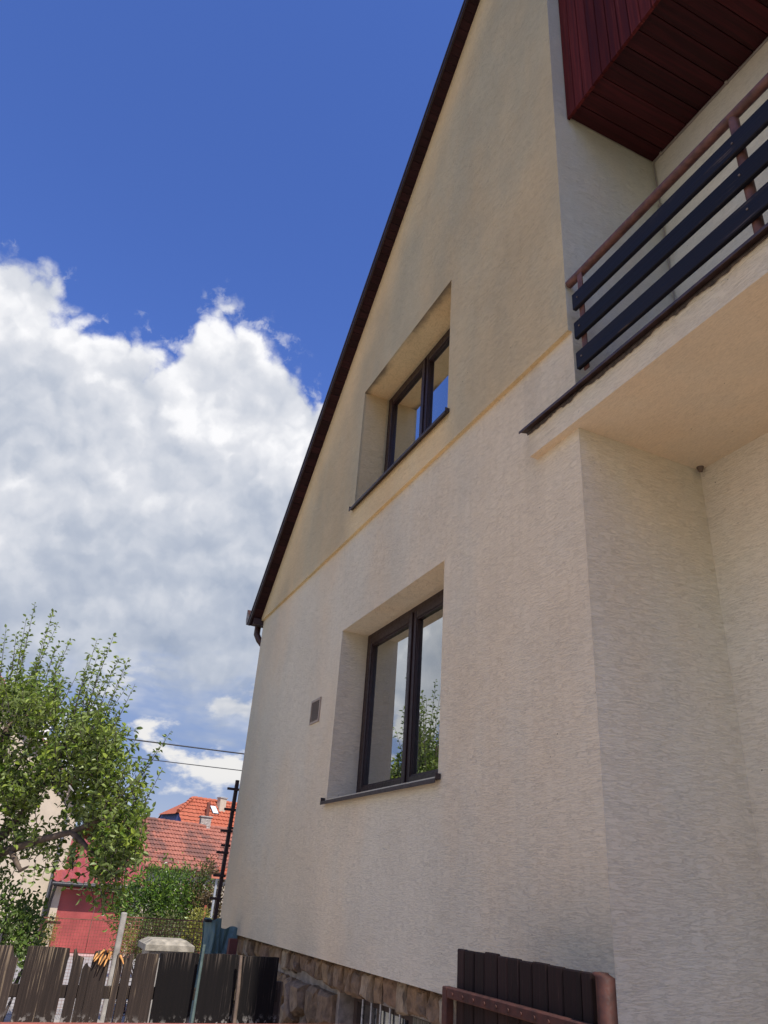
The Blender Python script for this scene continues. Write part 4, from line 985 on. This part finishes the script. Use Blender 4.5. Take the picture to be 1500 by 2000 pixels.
# house A: long old tiled roof
za = 4.5; r0, r1 = atz(262, 1597, za), atz(448, 1622, za); du = (r1 - r0); Lr = np.linalg.norm(du); du /= Lr
fw = np.array([du[1], -du[0], 0]); fw = fw if fw[1] < 0 else -fw
hA = thing('old_tiled_house', 'low house with long weathered brick-red tiled roof behind the shrubs', 'house', (r0[0], r0[1], ground_h(0, r0[1])))
dv = fw * math.cos(math.radians(42)) + np.array([0, 0, -math.sin(math.radians(42))])
O = r0 - du * 2.5; nu = int((Lr + 8) / .21); nvA = 11
tile_roof(O, du, nu, dv, nvA, .21, .045, 'roof_tiles', M_tileA, hA)
ev = O + dv * (nvA * .33 * .21 / .22); LA = nu * .21
def obox(m, O_, a, b, c, la, lb, lc):
    O_, a, b, c = map(np.array, (O_, a, b, c)); vs = [O_ + a * la * i + b * lb * j + c * lc * k for k in (0, 1) for j in (0, 1) for i in (0, 1)]
    return m.add(vs, [(0, 2, 3, 1), (4, 5, 7, 6), (0, 1, 5, 4), (2, 6, 7, 3), (0, 4, 6, 2), (1, 3, 7, 5)])
Zu = np.array([0, 0, 1.0])
wbase = ev - fw * .35; wbase = np.array([wbase[0], wbase[1], -.8])
obox(MB(), wbase, du, -fw, Zu, LA, 5.2, ev[2] + .8 + .2).build('wall', M_creamw, hA)
dv2 = -fw * math.cos(math.radians(42)) + np.array([0, 0, -math.sin(math.radians(42))])
MB().add([O, O + du * LA, O + du * LA + dv2 * 4, O + dv2 * 4], [(0, 1, 2, 3)]).build('rear_slope', M_tileA, hA, fix=False)
rt = MB(); k = int(LA / .32)
for i in range(k): rt.tube([O + du * (i * .32) + Zu * .03, O + du * (i * .32 + .30) + Zu * (.03 + .012 * (i % 2))], [.10, .115], 8)
rt.build('ridge_tiles', M_tileA, hA)
MB().tube([ev + du * 0 + Zu * -.02 + fw * .05, ev + du * LA + Zu * -.02 + fw * .05], .07, 8).build('gutter', M_wire, hA)
cA = atz(402, 1615.8, za) - fw * .15
ch = MB().box(cA[0] - .28, cA[0] + .28, cA[1] - .22, cA[1] + .22, za - .5, za + .05).build('chimney', M_brickw, hA)
cut_brick('brick_course', M_brickw, ch, cA[0] - .30, cA[0] + .30, cA[1] - .24, cA[1] + .24, za + .05, za + .53, .08)
MB().bbox(cA[0] - .36, cA[0] + .36, cA[1] - .3, cA[1] + .3, za + .53, za + .60, .01).build('chimney_cap', M_conc, ch)

# house B: bright orange half-hipped roof with blue gable
zb = 8.0; r0, r1 = atz(376, 1560, zb), atz(460, 1572, zb); du = r1 - r0; Lr = np.linalg.norm(du); du /= Lr; fw = np.array([du[1], -du[0], 0]); fw = fw if fw[1] < 0 else -fw
hB = thing('orange_roofed_house', 'distant house with bright orange half-hipped tile roof and blue gable', 'house', (r0[0], r0[1], -.7))
sl = math.radians(40); dv = fw * math.cos(sl) - Zu * math.sin(sl)
hipd = 1.9                                                    # how far the half hip runs back from the gable
O = r0 - du * hipd; tw_ = .33
tile_roof(r0, du, int((Lr + 8) / tw_), dv, 13, tw_, .07, 'roof_tiles', M_tileB, hB)
# triangular piece of the front slope under the hip, its verge running down to the gable
hv = 2.1
A0, A1, A2, A3 = r0, r0 + dv * hv - du * hipd, r0 + dv * 6.4 - du * hipd, r0 + dv * 6.4
sub = MB(); nst = 13; row = .33 * tw_ / .22
for j in range(nst):
    s0, s1 = j * row, (j + 1.06) * row; w0, w1 = min(1, s0 / hv) * hipd, min(1, s1 / hv) * hipd
    m_ = 8
    nn = np.cross(du, dv); nn = nn if nn[2] > 0 else -nn
    for i in range(m_):
        a0, a1 = i / m_, (i + 1) / m_; l0 = .05 * (i % 2)
        sub.add([r0 + dv * s0 - du * w0 * a0 + nn * l0, r0 + dv * s0 - du * w0 * a1 + nn * (.05 - l0), r0 + dv * s1 - du * w1 * a1 + nn * (.05 - l0 + .06), r0 + dv * s1 - du * w1 * a0 + nn * (l0 + .06)], [(0, 1, 2, 3)])
sub.build('hip_tiles', M_tileB, hB, fix=False, kind='stuff')
hb = r0 - fw * 2 * 0 
back_dv = -fw * math.cos(sl) - Zu * math.sin(sl)
B1 = r0 + back_dv * hv - du * hipd
MB().add([r0, A1 - du * .25 - Zu * .12, B1 - du * .25 - Zu * .12], [(0, 1, 2)]).build('half_hip', M_tileB, hB, fix=False)
MB().add([r0, r1 + du * 8, r1 + du * 8 + back_dv * 6.4, r0 + back_dv * 6.4 - du * hipd, B1], [(0, 1, 2, 3, 4)]).build('rear_slope', M_tileB, hB, fix=False)
g0 = A1 - Zu * .1; g1 = B1 - Zu * .1; g2 = r0 + back_dv * 6 - du * hipd; g3 = r0 + dv * 6 - du * hipd
MB().add([g0 + du * .1, g1 + du * .1, g2 + du * .1, np.array([g2[0], g2[1], -1]), np.array([g3[0], g3[1], -1]), g3 + du * .1], [(0, 1, 2, 3, 4, 5)]).build('gable_wall', M_bluew, hB, fix=False)
q = g3 - fw * .4; obox(MB(), np.array([q[0], q[1], -1]), du, -fw, Zu, Lr + 9, 8.5, q[2] + 1).build('wall', M_bluew, hB)
rt = MB(); k = int((Lr + 8) / .45)
for i in range(k): rt.tube([r0 + du * (i * .45) + Zu * .05, r0 + du * (i * .45 + .43) + Zu * .07], [.15, .18], 8)
for i in range(6): a_ = r0 + (A1 - r0) * i / 6; b_ = r0 + (A1 - r0) * (i + .95) / 6; rt.tube([a_ + Zu * .06, b_ + Zu * .09], [.14, .17], 8)
rt.build('ridge_tiles', M_tileB, hB)
def onB(px, py):                                              # where a pixel meets the front slope
    nn = np.cross(du, dv); r = ray(px, py); return CAM + r * (((r0 - CAM) @ nn) / (r @ nn))
nn = np.cross(du, dv); nn = nn if nn[2] > 0 else -nn
p = onB(436, 1594)
chb = obox(MB(), p - du * .30 - fw * .35 - Zu * .4, du, -fw, Zu, .60, .60, 1.85).build('chimney', M_creamw, hB)
obox(MB(), p - du * .36 - fw * .29 + Zu * 1.45, du, -fw, Zu, .72, .72, .10).build('chimney_cap', M_conc, chb)
p = onB(421, 1592)
sk = obox(MB(), p - du * .34, du, -dv, nn, .62, 1.05, .14).build('roof_light', M_sill, hB)
obox(MB(), p - du * .28 - dv * .06 + nn * .141, du, -dv, nn, .50, .92, .02).build('pane', M_sky_glass, sk)
p = onB(404, 1594)
MB().tube([p - Zu * .3, p + Zu * 1.1], .16, 10).build('flue_pipe', plain('brown_flue', (.16, .05, .03), .6, .2, 4), hB)

# red garage
GY = 26.0; gz = ground_h(0, GY)
d0, d1 = at(100, 1860, GY), at(222, 1865, GY); e0, e1 = at(112, 1722, GY - .3), at(245, 1727, GY - .3)
ga = thing('red_garage', 'small garage with faded red double doors and red sheet roof', 'garage', (d0[0], GY, gz))
xl, xr = d0[0] - .12, d1[0] + .25; ztop = at(150, 1735, GY)[2]; zdt = at(125, 1750, GY)[2] + .22; zev = e0[2]
MB().box(xl - .28, xl, GY + .02, GY + 4, gz - .3, zev - .02).build('wall', M_creamw, ga); MB().box(xr, xr + .28, GY + .02, GY + 4, gz - .3, zev - .02).build('wall', M_creamw, ga)
MB().box(xl, xr, GY + .05, GY + .3, zdt, zev - .02).build('lintel', M_reddoor, ga)
dz0 = d0[2]; xm = (xl + xr) / 2
for a, b in ((xl + .005, xm - .006), (xm + .006, xr - .005)):
    d = MB().bbox(a, b, GY + .08, GY + .12, dz0, zdt - .01, .006)
    d = d.build('door_leaf', M_reddoor, ga)
    for zz in (dz0 + .95,): MB().box(a + .01, b - .01, GY + .072, GY + .079, zz, zz + .03).build('batten', M_reddoor, d)
    MB().box((a if a < xm - .2 else b - .04), (a + .04 if a < xm - .2 else b), GY + .066, GY + .078, dz0 + .02, zdt - .03).build('edge_strip', M_reddoor, d)
MB().bbox(xl - .3, xr + .3, GY - .4, GY + .1, gz - .2, dz0 - .01, .02).build('threshold', plain('pink_concrete', (.5, .33, .29), .9, .15, 5), ga)
rf = MB(); vs = []; n = 60
for i in range(n + 1):
    x = xl - .35 + (xr - xl + .75) * i / n; h = .022 * math.cos(i * math.pi / 2.5)
    vs += [(x, GY - .42, zev + .03 + h), (x, GY + 4.2, zev + 1.45 + h)]
rf.add(vs, [(2 * i, 2 * i + 2, 2 * i + 3, 2 * i + 1) for i in range(n)], True).build('sheet_roof', M_redroof, ga, fix=False)
MB().box(xl - .30, xr + .3, GY - .38, GY - .33, zev - .13, zev - .005).build('fascia', M_dark, ga)
MB().tube([(xl - .36, GY - .45, zev - .05), (xr + .4, GY - .45, zev - .05)], .06, 8).build('gutter', M_black, ga)
MB().tube([(xl - .24, GY - .45, zev - .08), (xl - .27, GY - .2, zev - .5), (xl - .27, GY - .06, zev - .7), (xl - .27, GY - .06, gz)], .045, 8).build('downpipe', M_black, ga)

# house C: cream gable behind the apple tree
CY = 26.6; w1 = at(130, 1676, CY); ck = at(140, 1566, CY); ap = at(60, 1440, CY)
hC = thing('cream_gabled_house', 'cream rendered house with pinkish tile verge half hidden by the apple tree', 'house', (-5, CY, gz))
zEa = ck[2]; xE = w1[0] + .02; slope = 1.0; xap = xE - 4.2
MB().add([(xE, CY, gz - .5), (xE, CY, zEa), (xap, CY, zEa + 4.2 * slope), (xap - 4.2, CY, zEa), (xap - 4.2, CY, gz - .5)], [(0, 1, 2, 3, 4)]).add([(xE, CY, gz - .5), (xE, CY + 9, gz - .5), (xE, CY + 9, zEa), (xE, CY, zEa)], [(0, 1, 2, 3)]).build('wall', M_creamw, hC, fix=False)
dd = np.array([1, 0, -slope]) / math.hypot(1, slope)
tile_roof(np.array([xap, CY - .3, zEa + 4.2 * slope + .1]), np.array([0, 1.0, 0]), 44, dd, 18, .22, .05, 'roof_tiles', M_tileC, hC)
MB().add([(xap, CY - .3, zEa + 4.2 * slope + .1), (xap, CY + 9.3, zEa + 4.2 * slope + .1), (xap - 4.6, CY + 9.3, zEa - .3), (xap - 4.6, CY - .3, zEa - .3)], [(0, 1, 2, 3)]).build('far_slope', M_tileC, hC, fix=False)
MB().beam((xap, CY - .30, zEa + 4.2 * slope - .02), (xE + .42, CY - .30, zEa - .46), .05, .2, (0, 1, 0)).build('barge_board', M_conc, hC)
p0, p1 = at(112, 1676, CY - .2), at(87, 1795, CY - .2)
MB().tube([(p0[0], CY - .12, zEa - .5), (p0[0], CY - .12, gz)], .06, 10).build('downpipe', plain('grey_pipe', (.12, .12, .125), .4, .15, 6), hC)
c0, c1 = at(64, 1440, CY + 1.5), at(92, 1384, CY + 1.5)
chc = MB().box(c0[0], c0[0] + .52, CY + 1.4, CY + 1.95, c0[2] - 1.4, c1[2]).build('chimney', M_whitew, hC)
MB().bbox(c0[0] - .05, c0[0] + .57, CY + 1.35, CY + 2.0, c1[2] + .002, c1[2] + .1, .01).build('chimney_cap', M_conc, chc)
# house D behind it
DY = 44.0; q0, q1 = at(48, 1440, DY), at(45, 1376, DY)
hD = thing('red_roofed_house', 'far white house with bright red roof glimpsed through the apple tree', 'house', (q0[0] - 5, DY, -.7))
tile_roof(np.array([q1[0] - 11, DY + 2, q1[2]]), np.array([1.0, 0, 0]), 34, np.array([0, -.72, -.69]), 9, .33, .06, 'roof_tiles', plain('red_tiles', (.50, .09, .06), .8, .15, 6), hD)
MB().box(q1[0] - 11, q1[0], DY + .2, DY + 8, -1, q1[2] - 1.9).build('wall', M_whitew, hD)
MB().add([(q1[0] - 11, DY + 2, q1[2]), (q1[0], DY + 2, q1[2]), (q1[0], DY + 8, q1[2] - 5), (q1[0] - 11, DY + 8, q1[2] - 5)], [(0, 1, 2, 3)]).build('rear_slope', M_tileB, hD, fix=False)
c0 = at(12, 1376, DY + 1.5); c1 = at(22, 1345, DY + 1.5)
MB().box(c0[0], c0[0] + .7, DY + 1.2, DY + 1.8, c0[2] - 1, c1[2]).build('chimney', M_whitew, hD)

# little tiled porch roof with a galvanised post
PY = 15.0; p0, p1 = at(421, 1716, PY), at(405, 1797, PY); pz = p0[2]
po = thing('garden_porch', 'small orange tiled porch roof on a galvanised post near the trellis', 'porch', (p0[0], PY, ground_h(0, PY)))
MB().tube([(p0[0] + .03, PY, ground_h(0, PY)), (p0[0] + .03, PY, pz)], .026, 10).build('post', M_galv, po)
MB().tube([(p0[0] + 1.2, PY, ground_h(0, PY)), (p0[0] + 1.2, PY, pz)], .026, 10).build('post', M_galv, po)
MB().box(p0[0] - .12, p0[0] + 1.35, PY - .12, PY - .06, pz, pz + .07).build('beam', plain('orange_fascia', (.45, .15, .09), .7, .15, 6), po)
tile_roof(np.array([p0[0] + .12, PY + .55, pz + .22]), np.array([1.0, 0, 0]), 8, np.array([0, -.93, -.24]), 2, .2, .03, 'roof_tiles', M_tileB, po)
p = at(402, 1768, 12.5)
tag(MB().tube([(p[0], 12.5, ground_h(0, 12.5)), (p[0], 12.5, p[2])], .022, 8).build('garden_stake', M_railred), 'thin red stake standing among the shrubs', 'stake')

# power lines along the street, on two wooden poles
polx = (-12.0, 9.0); py_ = 14.0
for i, xx in enumerate(polx):
    po_ = thing('utility_pole', ['wooden utility pole left of the view carrying two cables', 'wooden utility pole hidden behind the house carrying two cables'][i], 'pole', (xx, py_, ground_h(0, py_)))
    MB().tube([(xx, py_, ground_h(0, py_) - .1), (xx, py_, 4.7)], [.13, .09], 10).build('shaft', M_stick, po_)
    for zz in (4.2, 3.87): MB().tube([(xx, py_ - .10, zz), (xx, py_ - .10, zz + .08)], .03, 8).build('insulator', M_conc, po_)
for (za_, zb_, r_, nm) in ((4.25, 4.33, .014, 'thicker upper power cable crossing the sky to the house edge'), (3.90, 3.98, .009, 'thinner lower power cable crossing the sky below the other')):
    pts_ = []
    for i in range(41):
        t = i / 40; x = polx[0] + (polx[1] - polx[0]) * t; pts_.append((x, py_ - .1, za_ + (zb_ - za_) * t - .12 * 4 * t * (1 - t) + .0))
    tag(MB().tube(pts_, r_, 6).build('power_cable', M_black), nm, 'cable', 'power cables over the street')

# spider plant on the inner sill of the lower window
hp = thing('house_plant', 'arching spider plant standing inside the lower window', 'plant', (.47, 2.93, 2.30))
MB().tube([(.47, 2.93, 2.30), (.47, 2.93, 2.42)], [.05, .065], 14).build('pot', plain('terracotta', (.30, .12, .07), .8, .15, 8), hp)
bl = MB()
for i in range(26):
    t = rng.uniform(0, 6.28); l_ = rng.uniform(.16, .34); d = np.array([math.cos(t) * .5, math.sin(t), 0]); P = []
    for k in range(7):
        u = k / 6; P.append(np.array([.47, 2.93, 2.42]) + d * l_ * u + np.array([0, 0, l_ * (1.5 * u - 1.7 * u * u)]))
    sd = np.array([-d[1], d[0], 0]) * .012
    vs = []
    for k, p in enumerate(P): w_ = 1 - (k / 6) ** 2 * .9; vs += [p - sd * w_, p + sd * w_]
    bl.add(vs, [(2 * k, 2 * k + 1, 2 * k + 3, 2 * k + 2) for k in range(6)])
bl.build('leaf_blades', M_bush, hp, fix=False)
MB().box(RD + .10, RD + .40, LW[0] - .1, LW[1] + .1, LW[2] - .06, LW[2] - .028).build('inner_sill', M_whitew, house)
